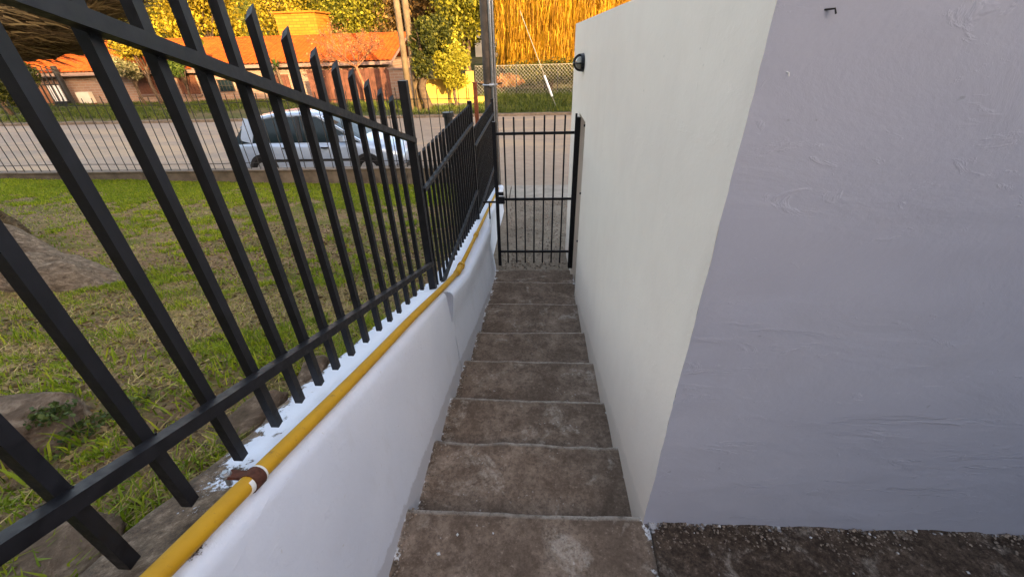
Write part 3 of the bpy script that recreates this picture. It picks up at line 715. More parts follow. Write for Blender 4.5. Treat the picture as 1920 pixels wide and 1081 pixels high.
MB().hexa([cp(1.99, -.40, .44), cp(2.055, -.30, .44), cp(2.055, .30, .44), cp(1.99, .40, .44), cp(1.985, -.40, .54), cp(2.045, -.30, .54), cp(2.045, .30, .54), cp(1.985, .40, .54)]).build('grille', M_trim, car)
MB().hexa([cp(2.02, -.52, .27), cp(2.075, -.42, .27), cp(2.075, .42, .27), cp(2.02, .52, .27), cp(2.02, -.52, .37), cp(2.070, -.42, .37), cp(2.070, .42, .37), cp(2.02, .52, .37)]).build('bumper_vent', M_trim, car)
MB().box(*[v for p in zip(cp(2.06, -.20, .38), cp(2.082, .20, .45)) for v in p]).build('number_plate', M_trim, car)

# ------------------------------------------------------------------ houses across the street
HZ = -3.35
def tiled_roof(parent, x0, x1, y0, z0, y1, z1, pitchw=.30, course=.34):
    L = math.hypot(y1-y0, z1-z0); nc = int(L/course); nx = int((x1-x0)/(pitchw/6))+1
    xs_ = np.linspace(x0, x1, nx); wave = .045*np.abs(np.sin(xs_/pitchw*math.pi))
    V = []; F = []
    nrm = np.array([0, -(z1-z0), (y1-y0)])/L
    for c_ in range(nc):
        for k in (0, 1):
            t = (c_+k)/nc; y = y0+(y1-y0)*t; z = z0+(z1-z0)*t; lift = .05 if k == 0 else .0
            off = wave+lift+rng.random(nx)*.008
            V.append(np.stack([xs_, y+nrm[1]*off, z+nrm[2]*off], 1))
    V = np.concatenate(V); i = np.arange(nx-1)
    for r in range(2*nc-1): F.append(np.stack([r*nx+i, r*nx+i+1, (r+1)*nx+i+1, (r+1)*nx+i], 1))
    o = np_mesh('roof_tiles', V, np.concatenate(F), M_tile, parent); o['kind'] = 'stuff'; return o
def far_house(x0, x1, ez, rz, label, wy=30.0, ry=34.5):
    h = empty('brick_house', ((x0+x1)/2, wy, HZ), label, 'house')
    MB().box(x0, x1, wy, ry+4.2, HZ-.3, ez+.02).build('wall', M_brick, h)
    MB().hexa([(x0-.4, wy-.55, ez-.14), (x1+.4, wy-.55, ez-.14), (x1+.4, ry, rz-.14), (x0-.4, ry, rz-.14), (x0-.4, wy-.55, ez-.02), (x1+.4, wy-.55, ez-.02), (x1+.4, ry, rz-.02), (x0-.4, ry, rz-.02)]).build('roof_deck', M_fascia, h)
    MB().hexa([(x0-.4, ry+.01, rz-.14), (x1+.4, ry+.01, rz-.14), (x1+.4, ry+5, ez-.14), (x0-.4, ry+5, ez-.14), (x0-.4, ry+.01, rz-.02), (x1+.4, ry+.01, rz-.02), (x1+.4, ry+5, ez-.02), (x0-.4, ry+5, ez-.02)]).build('roof_deck', M_tile, h)
    tiled_roof(h, x0-.4, x1+.4, wy-.56, ez, ry, rz)
    MB().box(x0-.4, x1+.4, wy-.60, wy-.57, ez-.18, ez+.0).build('fascia', M_fascia, h)
    MB().tube([(x0-.4, ry, rz+.03), (x1+.4, ry, rz+.03)], .09, 8).build('ridge', M_tile, h)
    return h
hA = far_house(-46, -22.9, -1.06, .75, 'long brick house with orange tiled roof and brown shutters, left across the street')
hB = far_house(-22.3, -9.6, -.87, .70, 'brick house with orange tiled roof and square brick tower across the street')
hB.name = 'brick_house_with_tower'
def shutter(parent, x0, x1, z0, z1, y=29.93):
    w_ = MB().box(x0, x1, y-.03, y+.04, z0, z1).build('window', M_shutter, parent)
    MB().box(x0-.08, x1+.08, y-.10, y+.03, z0-.10, z0-.02).build('sill', M_fascia, w_)
    k = x0+.05
    while k < x1-.05:
        MB().box(k, min(k+.17, x1-.03), y-.055, y-.032, z0+.05, z1-.05).build('shutter_slat', M_shutter, w_); k += .20
shutter(hA, -27.4, -26.1, -2.47, -1.18)
shutter(hA, -24.4, -23.1, -2.55, -1.18)
gw = MB().box(-21.6, -20.6, 29.95, 30.03, -2.42, -1.72).build('window', M_glass, hB)
for k in range(5): MB().box(-21.6+k*.25-.015, -21.6+k*.25+.015, 29.88, 29.91, -2.45, -1.68).build('grille_bar', M_wire, gw)
for z in (-2.42, -2.07, -1.72): MB().box(-21.62, -20.58, 29.86, 29.878, z-.015, z+.015).build('grille_bar', M_wire, gw)
d_ = MB().box(-18.1, -16.6, 29.9, 30.05, HZ, -1.50).build('door', M_shutter, hB)
for k in range(6): MB().box(-18.05+k*.25, -17.83+k*.25, 29.86, 29.898, HZ+.05, -1.55).build('board', M_wood, d_)
# brick tower
MB().box(-19.7, -16.55, 36.0, 38.4, -1.0, 2.25).build('tower', M_tower, hB)
MB().box(-19.85, -16.4, 35.85, 38.55, 2.25, 2.36).build('tower_cap', M_tower, hB)
# meter box
o = empty('meter_box', (-31.4, 29.7, HZ), 'pale meter box with rusty base on the left brick wall', 'meter box')
MB().box(-31.95, -31.0, 29.65, 29.95, -2.95, -2.25).build('cabinet', M_whitewall, o); MB().box(-31.7, -31.0, 29.55, 29.95, -3.2, -2.97).build('base', M_rustpost, o)
o = empty('waste_bin', (-32.6, 29.2, -3.2), 'small dark bin below the driveway gate across the street', 'bin')
MB().box(-33.1, -32.2, 29.0, 29.5, -3.2, -2.8).build('tub', M_darkbin, o); MB().box(-33.15, -32.15, 28.95, 29.55, -2.798, -2.74).build('lid', M_darkbin, o)
# driveway gate
dg = empty('driveway_gate', (-34.2, 29.3, HZ), 'tall barred driveway gate with brown boards across the street', 'gate')
k = -35.9
while k < -32.2:
    MB().box(k-.025, k+.025, 29.26, 29.31, HZ, -.62).build('bar', M_wire, dg); k += .36
for z in (-.85, -1.25, -1.72, -2.9): MB().box(-36.0, -32.2, 29.312, 29.345, z-.03, z+.03).build('rail', M_wire, dg)
k = -35.85
while k < -33.6:
    MB().box(k, k+.33, 29.35, 29.40, HZ, -1.72).build('board', M_boards, dg); k += .35
k = -33.5
while k < -32.4:
    MB().box(k, k+.16, 29.35, 29.39, HZ+.1, -1.75).build('white_slat', M_white, dg); k += .27
for xg in (-36.1, -32.1): MB().box(xg-.09, xg+.09, 29.22, 29.42, HZ, -.60).build('post', M_wire, dg)
# wooden board fence
wf = empty('board_fence', (-11.6, 27.3, -3.1), 'brown vertical board fence beside the bare russet tree', 'fence')
k = -13.9
while k < -8.9:
    MB().box(k, k+.30, 27.3+random.uniform(-.02, .02), 27.36, -3.25, -1.15+random.uniform(-.05, .05)).build('board', M_wood, wf); k += .325
MB().box(-13.9, -8.9, 27.40, 27.46, -1.5, -1.38).build('rail', M_wood, wf); MB().box(-13.9, -8.9, 27.40, 27.46, -2.9, -2.78).build('rail', M_wood, wf)
o = empty('brick_pier', (-8.3, 27.4, -3.1), 'plain brick wall piece right of the board fence', 'wall')
MB().box(-8.8, -7.0, 27.3, 27.55, -3.2, -1.25).build('wall', M_brick, o); MB().box(-8.85, -6.95, 27.25, 27.6, -1.248, -1.18).build('coping', M_fascia, o)
# yellow garden wall
yw = empty('garden_wall', (-5.0, 23.6, -3), 'sunlit yellow garden wall with a grey base behind the lemon green bush', 'wall')
MB().box(-6.2, -3.3, 23.5, 23.75, -2.72, -1.55).build('panel', M_yellowwall, yw); MB().box(-6.2, -3.0, 23.4, 23.85, -3.2, -2.72).build('base', M_kerbwall, yw)
MB().box(-3.55, -3.2, 23.38, 23.88, -2.718, -1.25).build('pier', M_yellowwall, yw)
MB().box(-3.2, -2.7, 23.45, 23.8, -2.9, -2.45).build('step_block', M_yellowwall, yw)
# far houses half hidden
fh = empty('white_house', (-3.4, 44, -2), 'pale house wall glimpsed between the trees behind the pole', 'house')
MB().box(-5.6, -2.9, 44, 50, -4, 2.9).build('wall', M_whitewall, fh); MB().box(-5.9, -2.6, 43.7, 50.3, 2.9, 3.15).build('roof', M_tile, fh); MB().box(-4.2, -3.6, 43.95, 43.99, .5, 1.7).build('window', M_glass, fh)
fh = empty('yellow_house', (8.5, 50, 0), 'far orange and yellow house just above the right wall end', 'house')
MB().box(7.2, 9.0, 50, 56, -3, 3.2).build('wall', M_yellowwall, fh); MB().box(9.0, 11.4, 49.6, 56, -3, 4.2).build('wall', M_orangewall, fh); MB().box(6.9, 11.7, 49.3, 56.3, 4.2, 4.4).build('roof', M_tile, fh); MB().box(7.6, 8.4, 49.95, 49.99, 1.2, 2.4).build('window', M_glass, fh)
fh = empty('pale_house', (-22, 62, 3), 'pale far house glimpsed among the trees above the tiled roof', 'house')
MB().box(-25.5, -21.5, 62, 68, 0, 7.6).build('wall', M_whitewall, fh); MB().hexa([(-26, 61.5, 7.6), (-21, 61.5, 7.6), (-21, 68.5, 7.6), (-26, 68.5, 7.6), (-25, 64, 8.6), (-22, 64, 8.6), (-22, 66, 8.6), (-25, 66, 8.6)]).build('roof', M_tile, fh); MB().box(-24, -23, 61.95, 61.99, 4.6, 6.2).build('window', M_glass, fh)

# far poles
for (xx, yy, rr, lab) in ((-6.25, 22.0, .15, 'pale wooden pole, left of the two standing across the street'), (-6.1, 22.9, .17, 'brown wooden pole, right of the two standing across the street')):
    o = empty('wooden_pole', (xx, yy, -3), lab, 'pole', 'wooden poles across the street')
    MB().tube([(xx, yy, -3.2), (xx+.02, yy, 0), (xx, yy, 7.0)], [rr*1.08, rr*.95, rr*.8], 14).build('shaft', M_pole2, o, True)
    MB().beam((xx-.7, yy-.15, 6.4), (xx+.7, yy-.15, 6.4), .08, .1).build('crossarm', M_pole2, o)
# guy wire with pale guard
o = empty('guy_wire', (1.05, 22.3, -2.9), 'slanted pale guarded guy wire in front of the chain link fence', 'guy wire')
A = Vector((1.12, 22.2, -2.95)); B = Vector((-.75, 24.5, 1.3)); dv = (B-A)
MB().tube([A, B], .014, 6).build('cable', M_greywire, o); MB().tube([A+dv*.13, A+dv*.34], .055, 10).build('guard', M_white, o)
# chain link fence
cf = empty('chain_link_fence', (0, 26, -2.9), 'wire mesh fence on the grass bank across the street', 'fence')
zf0, zf1 = -2.72, -1.14; x0, x1 = -3.4, 6.0
for k in np.arange(x0, x1+.01, 2.35): MB().tube([(k, 26.05, zf0-.4), (k, 26.05, zf1+.05)], .028, 8).build('post', M_wire, cf)
MB().tube([(x0, 26, zf1), (x1, 26, zf1)], .014, 6).build('top_wire', M_greywire, cf)
mb = MB(); hgt = zf1-zf0; k = x0-hgt
while k < x1:
    for s in (1, -1):
        a0, a1 = max(k, x0), min(k+hgt, x1)
        if a1 > a0:
            if s == 1: mb.tube([(a0, 26, zf0+(a0-k)), (a1, 26, zf0+(a1-k))], .0080, 3, False)
            else: mb.tube([(a0, 25.985, zf1-(a0-k)), (a1, 25.985, zf1-(a1-k))], .0080, 3, False)
    k += .19
o = mb.build('wire_mesh', M_greywire, cf); o['kind'] = 'stuff'

# ------------------------------------------------------------------ vegetation
def leaf_verts(P, size, flat=.0, aspect=.55, up=0.0):
    n = len(P); d = rng.normal(size=(n, 3)); d[:, 2] = d[:, 2]*(1-flat)+up; d /= np.linalg.norm(d, axis=1)[:, None]
    e = rng.normal(size=(n, 3)); e -= d*(d*e).sum(1)[:, None]; e /= np.linalg.norm(e, axis=1)[:, None]
    s = size*(.6+.8*rng.random(n))[:, None]
    V = np.stack([P-d*s*.5, P+e*s*aspect*.5, P+d*s*.5, P-e*s*aspect*.5], 1).reshape(-1, 3)
    F = np.arange(4*n).reshape(n, 4); return V, F
def crown(name, clumps, n, size, mat, parent, flat=0.0, aspect=.55, up=0.0):
    cl_ = np.array([[c[0], c[1], c[2]] for c in clumps]); rr = np.array([[c[3], c[4], c[5]] for c in clumps])
    w_ = rr.prod(1)**(2/3); w_ /= w_.sum(); idx = rng.choice(len(clumps), n, p=w_)
    d = rng.normal(size=(n, 3)); d /= np.linalg.norm(d, axis=1)[:, None]
    r = rng.random(n)**.45*(1+.18*rng.normal(size=n)*.6)
    P = cl_[idx]+d*rr[idx]*r[:, None]
    V, F = leaf_verts(P, size, flat, aspect, up); return np_mesh(name, V, F, mat, parent)
def clumps_for(cx, cy, cz_, rx, ry, rz, k, s=.42):
    out = []
    for _ in range(k):
        d = rng.normal(size=3); d /= np.linalg.norm(d); q = rng.random()**.5
        f = s*(.65+.6*rng.random())
        out.append((cx+d[0]*rx*q*.8, cy+d[1]*ry*q*.8, cz_+d[2]*rz*q*.8, rx*f, ry*f, rz*f*.85))
    return out
def limbs(base, h, r, spread, n, parent, mat, name='trunk', topf=.95):
    base = Vector(base)
    pts = [base+Vector((math.sin(i*1.7)*.06*r*8, math.cos(i*1.1)*.05*r*8, h*.55*i/5)) for i in range(6)]
    MB().tube(pts, [r*(1.25-.1*i) for i in range(6)], 9).build(name, mat, parent, True)
    top = pts[-1]
    for k in range(n):
        a = 2*math.pi*k/n+random.uniform(-.4, .4); q = random.uniform(.5, 1)
        e = top+Vector((math.cos(a)*spread*q, math.sin(a)*spread*q, h*.45*random.uniform(.6, 1.0)*topf))
        mid = top.lerp(e, .5)+Vector((random.uniform(-.1, .1)*spread, random.uniform(-.1, .1)*spread, .12*h))
        st0 = pts[3+k % 3]
        MB().tube([st0, mid, e], [r*.5, r*.32, r*.1], 6).build('limb', mat, parent, True)
def tree(name, label, base, h, r, cl_, n, size, mat, trunk=M_trunk, nl=6, spread=1.0, group=None, cat='tree', **k):
    t = empty(name, base, label, cat, group)
    limbs(base, h, r, spread, nl, t, trunk)
    crown('crown', cl_, n, size, mat, t, **k); return t
GR = 'trees behind the houses across the street'
# (x, y, z centre, rx, ry, rz)
def gz(x, y): return float(fground(np.array(float(x)), np.array(float(y))))
def bigtree(x, y, top, rx, mat, n, label, size=.26, low=None, k=26):
    g0 = gz(x, y); low = g0+1.2 if low is None else low; cz_ = (top+low)/2; rz = (top-low)/2
    return tree('leafy_tree', label, (x, y, g0-.2), (top-g0)*.75, .22, clumps_for(x, y, cz_, rx, rx*.85, rz, k), n, size, mat, nl=7, spread=rx*.7, group=GR)
bigtree(-41, 41, 8.5, 4.2, L_olive, 7000, 'olive green tree behind the far left of the long tiled roof')
bigtree(-34.5, 40, 8.0, 4.0, L_olive, 12000, 'olive green tree behind the left tiled roof near the leaning limb')
bigtree(-28.2, 40, 7.0, 4.0, L_gold, 13000, 'brightest golden tree between the two tiled roofs')
bigtree(-22.8, 42, 8.0, 3.6, L_gold, 11000, 'tall golden tree left of the brick tower')
bigtree(-21.5, 47, 7.5, 3.4, L_olive, 8000, 'olive tree directly behind the brick tower')
bigtree(-15.2, 41, 7.4, 3.0, L_olive, 10000, 'olive green tree just right of the brick tower')
bigtree(-11.6, 42, 7.5, 3.1, L_brown, 9000, 'brownish thinning tree above the bare russet tree')
bigtree(-7.6, 38, 7.5, 2.6, L_brown, 8000, 'dull brown tree behind the two wooden poles')
bigtree(-4.6, 32, 6.5, 2.9, L_olive, 14000, 'tall olive tree behind the lemon green bush', .22)
bigtree(-2.4, 34, 6.6, 1.7, L_lemon, 8000, 'narrow bright green tree between the grey pole and the willow', .2)
bigtree(-6.5, 48, 9, 3.5, L_dark, 7000, 'dark tree high up behind the olive tree')
bigtree(9.5, 44, 8.5, 3.0, L_gold, 7000, 'golden tree behind the right wall end')
# dark tree and lemon bush by the street
tree('dark_tree', 'dark leaved tree with rough trunk right of the two wooden poles', (-5.6, 22.6, -3.1), 3.8, .20,
     clumps_for(-5.1, 22.7, -.15, 1.1, 1.0, 1.55, 18, .45), 9000, .15, L_dark, nl=5, spread=.7)
tree('lemon_bush', 'bright yellow green bush in front of the yellow garden wall', (-4.1, 22.9, -3.0), 2.4, .08,
     clumps_for(-4.0, 22.8, -1.05, 1.05, .9, 1.15, 18, .42)+clumps_for(-4.3, 22.9, .2, .6, .6, .7, 6, .5), 9000, .13, L_lemon, nl=6, spread=.6, cat='bush')
tree('golden_shrub', 'golden bushy tree in front of the tiled roof between the brown shutters', (-24.9, 28.3, -3.2), 4.4, .10, clumps_for(-24.9, 28.2, .45, 1.9, .8, 1.05, 18, .42), 8000, .15, L_gold, nl=6, spread=1.1)
tree('olive_shrub', 'olive leafy bush before the roof end left of the brick tower', (-21.4, 28.3, -3.2), 3.6, .09, clumps_for(-21.2, 28.2, -.05, 1.0, .7, .75, 12, .42), 3800, .15, L_olive, nl=5, spread=.7, cat='bush')
# pale flowering shrub, green shrub at the left house
tree('flowering_shrub', 'pale flowering shrub before the left tiled roof', (-26.3, 28.6, -3.2), 2.8, .08, clumps_for(-26.7, 28.6, -.75, 1.15, .8, .85, 12, .45), 4200, .17, L_cream, nl=5, spread=.9, cat='bush')
tree('green_shrub', 'rounded green shrub between the shutters of the left brick house', (-23.0, 28.8, -3.2), 2.6, .07, clumps_for(-23.2, 28.8, -.85, .75, .6, .62, 9, .5), 2600, .15, L_green, nl=5, spread=.5, cat='bush')
# dark shrubs at the far left end of the street
tree('dark_shrub', 'dark shrub at the left end of the far verge', (-30.5, 24.0, -3.1), 2.6, .1, clumps_for(-29.2, 24, -1.3, 1.3, 1.2, 1.5, 10, .5), 4200, .16, L_dark, nl=5, spread=1.0, cat='bush')
# yucca
yu = empty('yucca', (-16.6, 28.9, -3.2), 'spiky yucca in front of the brown door across the street', 'plant')
MB().tube([(-16.6, 28.9, -3.25), (-16.55, 28.9, -2.0), (-16.62, 28.9, -.95)], [.10, .085, .07], 8).build('stem', M_trunk, yu, True)
for q in range(34):
    a = random.uniform(0, 2*math.pi); e = random.uniform(-.5, 1.3); L_ = random.uniform(.6, 1.0); d = Vector((math.cos(a)*math.cos(e), math.sin(a)*math.cos(e), math.sin(e)))
    p0 = Vector((-16.62, 28.9, -.95+random.uniform(-.12, .1))); side = d.cross(Vector((0, 0, 1))).normalized()*.045
    pm = p0+d*L_*.55; pe = p0+d*L_+Vector((0, 0, -.12*L_))
    MB().add([p0-side, p0+side, pm+side*.8, pm-side*.8, pe], [(0, 1, 2, 3), (3, 2, 4)]).build('leaf', L_green, yu)
# bare russet tree
bt = empty('bare_tree', (-10.2, 26.3, -3.1), 'nearly bare russet tree with thin spreading twigs before the board fence', 'tree')
MB().tube([(-10.2, 26.3, -3.2), (-10.1, 26.3, -2.0), (-10.35, 26.3, -1.0)], [.11, .09, .07], 8).build('trunk', M_twig, bt, True)
tw = MB(); tips = []
def branch(p, d, L_, r, lv):
    d = d.normalized(); e = p+d*L_; m_ = p.lerp(e, .5)+Vector((random.uniform(-1, 1), random.uniform(-1, 1), random.uniform(-.2, 1)))*L_*.08
    tw.tube([p, m_, e], [r, r*.75, r*.5], 4, False); tips.append(e)
    if lv == 0: return
    for _ in range(3):
        nd = d+Vector((random.uniform(-.8, .8), random.uniform(-.8, .8), random.uniform(-.35, .55)))
        branch(p.lerp(e, random.uniform(.45, 1)), nd, L_*random.uniform(.6, .85), r*.6, lv-1)
for q in range(8):
    a = q/8*2*math.pi; branch(Vector((-10.35, 26.3, -1.05)), Vector((math.cos(a)*1.2-.35, math.sin(a)*.7, .62)), random.uniform(.8, 1.1), .035, 4)
tw.build('branches', M_twig, bt)
tp = np.array([tuple(t) for t in tips]); tp = tp[rng.random(len(tp)) < .75]; V, F = leaf_verts(np.repeat(tp, 2, 0)+rng.normal(size=(len(tp)*2, 3))*.08, .10); np_mesh('leaves', V, F, L_red, bt)

# willow: hanging strands
wl = empty('willow_tree', (.9, 31.5, -3.2), 'large golden willow with long hanging strands behind the wire mesh fence', 'tree')
limbs((.9, 32.5, -3.3), 8.5, .28, 3.2, 8, wl, M_trunk)
ns = 8500; th = rng.random(ns)*2*math.pi; rr_ = np.sqrt(rng.random(ns)); cxw = .9+rr_*np.cos(th)*5.2; cyw = 32.3+rr_*np.sin(th)*3.4
keep = (vnoise(cxw*1.6, cyw*1.3) > .30) & (cxw > -2.2-.35*rng.random(ns)); cxw = cxw[keep]; cyw = cyw[keep]; ns = len(cxw)
ztop = 5.6-1.8*((cxw-.9)/5.2)**2+rng.random(ns)*.8; zbot = -1.6+1.1*rng.random(ns)**2*3+.3*rng.random(ns)
zbot = np.where(rng.random(ns) < .25, rng.random(ns)*3, zbot)
seg = 16; t = np.linspace(0, 1, seg+1)
Vw = []; Fw = []; off = 0
ph = rng.random(ns)*6; wob = .08+.10*rng.random(ns); ang = rng.random(ns)*math.pi
for s_ in range(seg):      # each segment a small leaf cluster: separate thin quads
    z0_ = ztop+(zbot-ztop)*t[s_]; z1_ = ztop+(zbot-ztop)*min(1, t[s_+1]+.04)
    for rep in range(2):
        jx = rng.normal(size=ns)*.06; a_ = ang+rng.normal(size=ns)*.8
        xa = cxw+wob*np.sin(ph+t[s_]*5)+jx; xb = cxw+wob*np.sin(ph+t[s_+1]*5)+jx+rng.normal(size=ns)*.07
        ya = cyw+rng.normal(size=ns)*.03; hw_ = .010+.016*rng.random(ns)**2; dx = np.cos(a_)*hw_; dy = np.sin(a_)*hw_
        V = np.stack([np.stack([xa-dx, ya-dy, z0_], 1), np.stack([xa+dx, ya+dy, z0_], 1), np.stack([xb+dx*.5, ya+dy*.5, z1_], 1), np.stack([xb-dx*.5, ya-dy*.5, z1_], 1)], 1).reshape(-1, 3)
        Vw.append(V); Fw.append(np.arange(4*ns).reshape(ns, 4)+off); off += 4*ns
np_mesh('hanging_strands', np.concatenate(Vw), np.concatenate(Fw), L_willow, wl)
# dark hedge and bushes behind the mesh fence
hd = empty('hedge', (1, 27.6, -3), 'low dark hedge behind the wire mesh fence', 'hedge')
crown('foliage', [(x_, 27.6+random.uniform(-.2, .2), -1.75+random.uniform(-.15, .15), .7, .5, .75) for x_ in np.arange(-1.0, 6.5, .55)], 9000, .14, L_dark, hd)
MB().tube([(1, 27.6, -3.2), (1.1, 27.6, -1.6)], [.06, .03], 6).build('stem', M_trunk, hd)
rb = empty('russet_bush', (-2.2, 27.2, -3), 'russet and pale bush behind the mesh fence near the pole', 'bush')
crown('foliage', clumps_for(-2.0, 27.2, -2.1, 1.3, .5, .55, 10, .5), 3000, .15, L_red, rb); MB().tube([(-2, 27.2, -3.2), (-2, 27.2, -2)], [.05, .03], 6).build('stem', M_trunk, rb)

# wooded hill behind everything
V, F = [], []
n = 60000; hx = rng.uniform(-95, 55, n); hy = rng.uniform(46, 110, n)
hz_ = fground(hx, hy); bumpy = 4.2*np.clip(fbm(hx*.16, hy*.16, 3)-.22, 0, 1)*2
P = np.stack([hx, hy, hz_+bumpy*rng.random(n)**.6+.2], 1); V, F = leaf_verts(P, .75)
sel = fbm(hx*.07+40, hy*.07, 3)
for nm, msk, mt in (('golden_woodland', sel > .5, L_gold), ('olive_woodland', sel <= .5, L_olive)):
    q = np.where(msk)[0]; v4 = V.reshape(-1, 4, 3)[q].reshape(-1, 3)
    o = np_mesh(nm, v4, np.arange(len(v4)).reshape(-1, 4), mt); tag(o, ('golden' if 'gold' in nm else 'olive green')+' far woodland covering the hill behind the houses', 'woodland', kind='stuff')

# old tree on the lawn: roots in view, trunk just outside, big limb across the top left
ot = empty('old_tree', (-5.9, 3.2, -1.6), 'old gnarled tree with spreading roots and a heavy leaning limb, left of the lawn', 'tree')
def gnarl(pts, rad, n=22, sub=10, amp=.10, seed=0.0):
    P = []; Rr = []
    for i in range(len(pts)-1):
        for s in range(sub): P.append(Vector(pts[i]).lerp(Vector(pts[i+1]), s/sub)); Rr.append(rad[i]+(rad[i+1]-rad[i])*s/sub)
    P.append(Vector(pts[-1])); Rr.append(rad[-1])
    for _ in range(3):
        Q = P[:]
        for i in range(1, len(P)-1): Q[i] = (P[i-1]+P[i]*2+P[i+1])/4
        P = Q
    mb = MB().tube(P, Rr, n); out = []
    for i, v in enumerate(mb.v):
        k = min(i//n, len(P)-1); c_ = P[k]; v = Vector(v); d = v-c_; j = i % n
        q = mn.noise(Vector((j/n*9.0+seed, k*.16, seed)))*.6+mn.noise(v*2.4+Vector((seed, 0, 0)))+.5*mn.noise(v*7)+.30*mn.noise(v*17)+.18*mn.noise(v*36)
        out.append(tuple(c_+d*(1+amp*q*2)))
    mb.v = out; return mb
gnarl([(-5.9, 3.2, -1.9), (-5.85, 3.25, -1.2), (-5.95, 3.3, -.5), (-5.8, 3.4, .3), (-6.0, 3.4, 2.2)], [.75, .52, .45, .42, .3], 26).build('trunk', M_bark, ot, True)
gnarl([(-5.85, 3.4, .0), (-5.2, 3.75, .18), (-4.6, 3.95, .24), (-4.05, 4.05, .31), (-3.62, 4.12, .52), (-3.35, 4.2, 1.1), (-3.1, 4.3, 2.0)], [.34, .29, .26, .23, .18, .12, .08], 30, 14, .17, 4.4).build('limb', M_bark, ot, True)
gnarl([(-5.9, 3.4, .9), (-6.4, 3.9, 1.9), (-6.6, 4.8, 3.2)], [.24, .18, .1], 14).build('limb', M_bark, ot, True)
lz = lambda x, y: float(flawn(np.array(x), np.array(y)))
gnarl([(-5.8, 3.0, -1.15), (-5.0, 2.75, -1.38), (-4.3, 2.62, lz(-4.3, 2.62)-.0), (-3.75, 2.55, lz(-3.75, 2.55)-.05), (-3.15, 2.48, lz(-3.15, 2.48)-.15)], [.46, .38, .31, .22, .12], 48, 22, .13, 1.7).build('root', M_root, ot, True)
gnarl([(-5.8, 3.35, -1.2), (-5.1, 3.25, -1.45), (-4.4, 3.02, lz(-4.4, 3.02)+.02), (-3.85, 2.85, lz(-3.85, 2.85)+.0), (-3.4, 2.66, lz(-3.4, 2.66)-.01), (-3.15, 2.52, lz(-3.15, 2.52)-.07)], [.28, .20, .14, .11, .085, .05], 14, 10, .12, 8.1).build('root', M_root, ot, True)
gnarl([(-5.9, 2.8, -1.2), (-5.6, 2.2, -1.4), (-5.1, 1.7, lz(-5.1, 1.7)-.08)], [.30, .2, .1], 14, 8, .1, 3.3).build('root', M_root, ot, True)
# shaggy dry strands lying along the limb
lp = [Vector(p) for p in ((-5.3, 3.70, .17), (-4.6, 3.95, .24), (-4.05, 4.05, .31), (-3.62, 4.12, .52), (-3.42, 4.18, .95))]; lr = [.29, .27, .24, .20, .14]
tw = MB()
for q in range(2600):
    u = random.uniform(0, 3.7); i = int(u); c_ = lp[i].lerp(lp[i+1], u-i); ax = (lp[i+1]-lp[i]).normalized(); rr0 = lr[i]+(lr[i+1]-lr[i])*(u-i)
    a = random.uniform(0, 2*math.pi); o1 = ax.orthogonal().normalized(); o2 = ax.cross(o1); nv = (o1*math.cos(a)+o2*math.sin(a))
    p = c_+nv*rr0*random.uniform(.85, 1.22); L_ = random.uniform(.08, .30); d = (ax+Vector((random.uniform(-.25, .25), random.uniform(-.25, .25), random.uniform(-.55, .12)))).normalized()
    w_ = nv.cross(d).normalized()*random.uniform(.003, .008); m_ = p+d*L_*.5+nv*.012; e = p+d*L_+Vector((0, 0, -.03*random.random()))
    tw.add([p-w_, p+w_, m_+w_, m_-w_, e], [(0, 1, 2, 3), (3, 2, 4)])
tw.build('dry_strands', L_strand, ot)
crown('crown', clumps_for(-8.0, 3.9, 4.6, 2.2, 2.0, 1.2, 16, .45), 7000, .12, L_olive, ot)

# rocks and debris on the lawn
def rock(name, label, c_, r, seed, sub=3, sharp=.35, rz=0):
    bm = bmesh.new(); bmesh.ops.create_icosphere(bm, subdivisions=sub+1, radius=1)
    for v in bm.verts:
        d = v.co.normalized(); q = mn.noise(d*1.1+Vector((seed, 0, 0)))*.5+mn.noise(d*3+Vector((seed, 2, 0)))*.22+abs(mn.noise(d*6+Vector((seed, 5, 0))))*.22+mn.noise(d*15)*.08
        p = Vector((math.copysign(abs(d.x)**sharp, d.x), math.copysign(abs(d.y)**sharp, d.y), math.copysign(abs(d.z)**(sharp+.1), d.z))).lerp(d, .35)*(1+q*.35)
        v.co = Matrix.Rotation(rz, 3, 'Z') @ Vector((p.x*r[0], p.y*r[1], p.z*r[2]))+Vector(c_)
    me = bpy.data.meshes.new(name); bm.to_mesh(me); bm.free(); o = link(name, me, M_rock, None, True); tag(o, label, 'rock'); return o
rock('stone_block', 'large square stone block half buried in the lawn at the left edge', (-1.60, .74, -.99), (.24, .11, .115), 3.0, 4, .45, .10)
rock('flat_stone', 'flat brown stone in front of the large stone block', (-1.42, .62, -1.03), (.09, .05, .03), 9.0, 3, .7, .5)
rock('small_stone', 'small pale stone in the lawn by the lower rail of the fence', (-1.02, 1.34, lz(-1.02, 1.34)+.015), (.035, .03, .025), 5.0, 2, .8)
rock('edge_stone', 'long brown stone along the wall edge under the near fence bars', (-.86, .80, float(wtop(np.array(.80)))-.095), (.06, .13, .045), 12.0, 3, .7, -.1)
rock('edge_stone', 'brown stone by the painted wall edge below the middle bars', (-.84, 1.12, float(wtop(np.array(1.12)))-.085), (.05, .09, .04), 15.0, 3, .7, .1)
rock('edge_rock', 'rough dark rock beside the unpainted wall end at bottom left', (-.87, .31, -.815), (.085, .12, .04), 21.0, 4, .8, .2)
sk_ = MB()
o = MB().tube([(-1.52, .60, -1.0), (-1.36, .655, -.985)], [.006, .004], 5).build('dry_stick', L_dry); tag(o, 'thin dry stick lying before the large stone block', 'stick')
o = MB().tube([(-.98, .50, -.80), (-.90, .66, -.86)], [.005, .003], 5).build('dry_stick', L_dry); tag(o, 'thin dry stick beside the near unpainted wall top', 'stick')
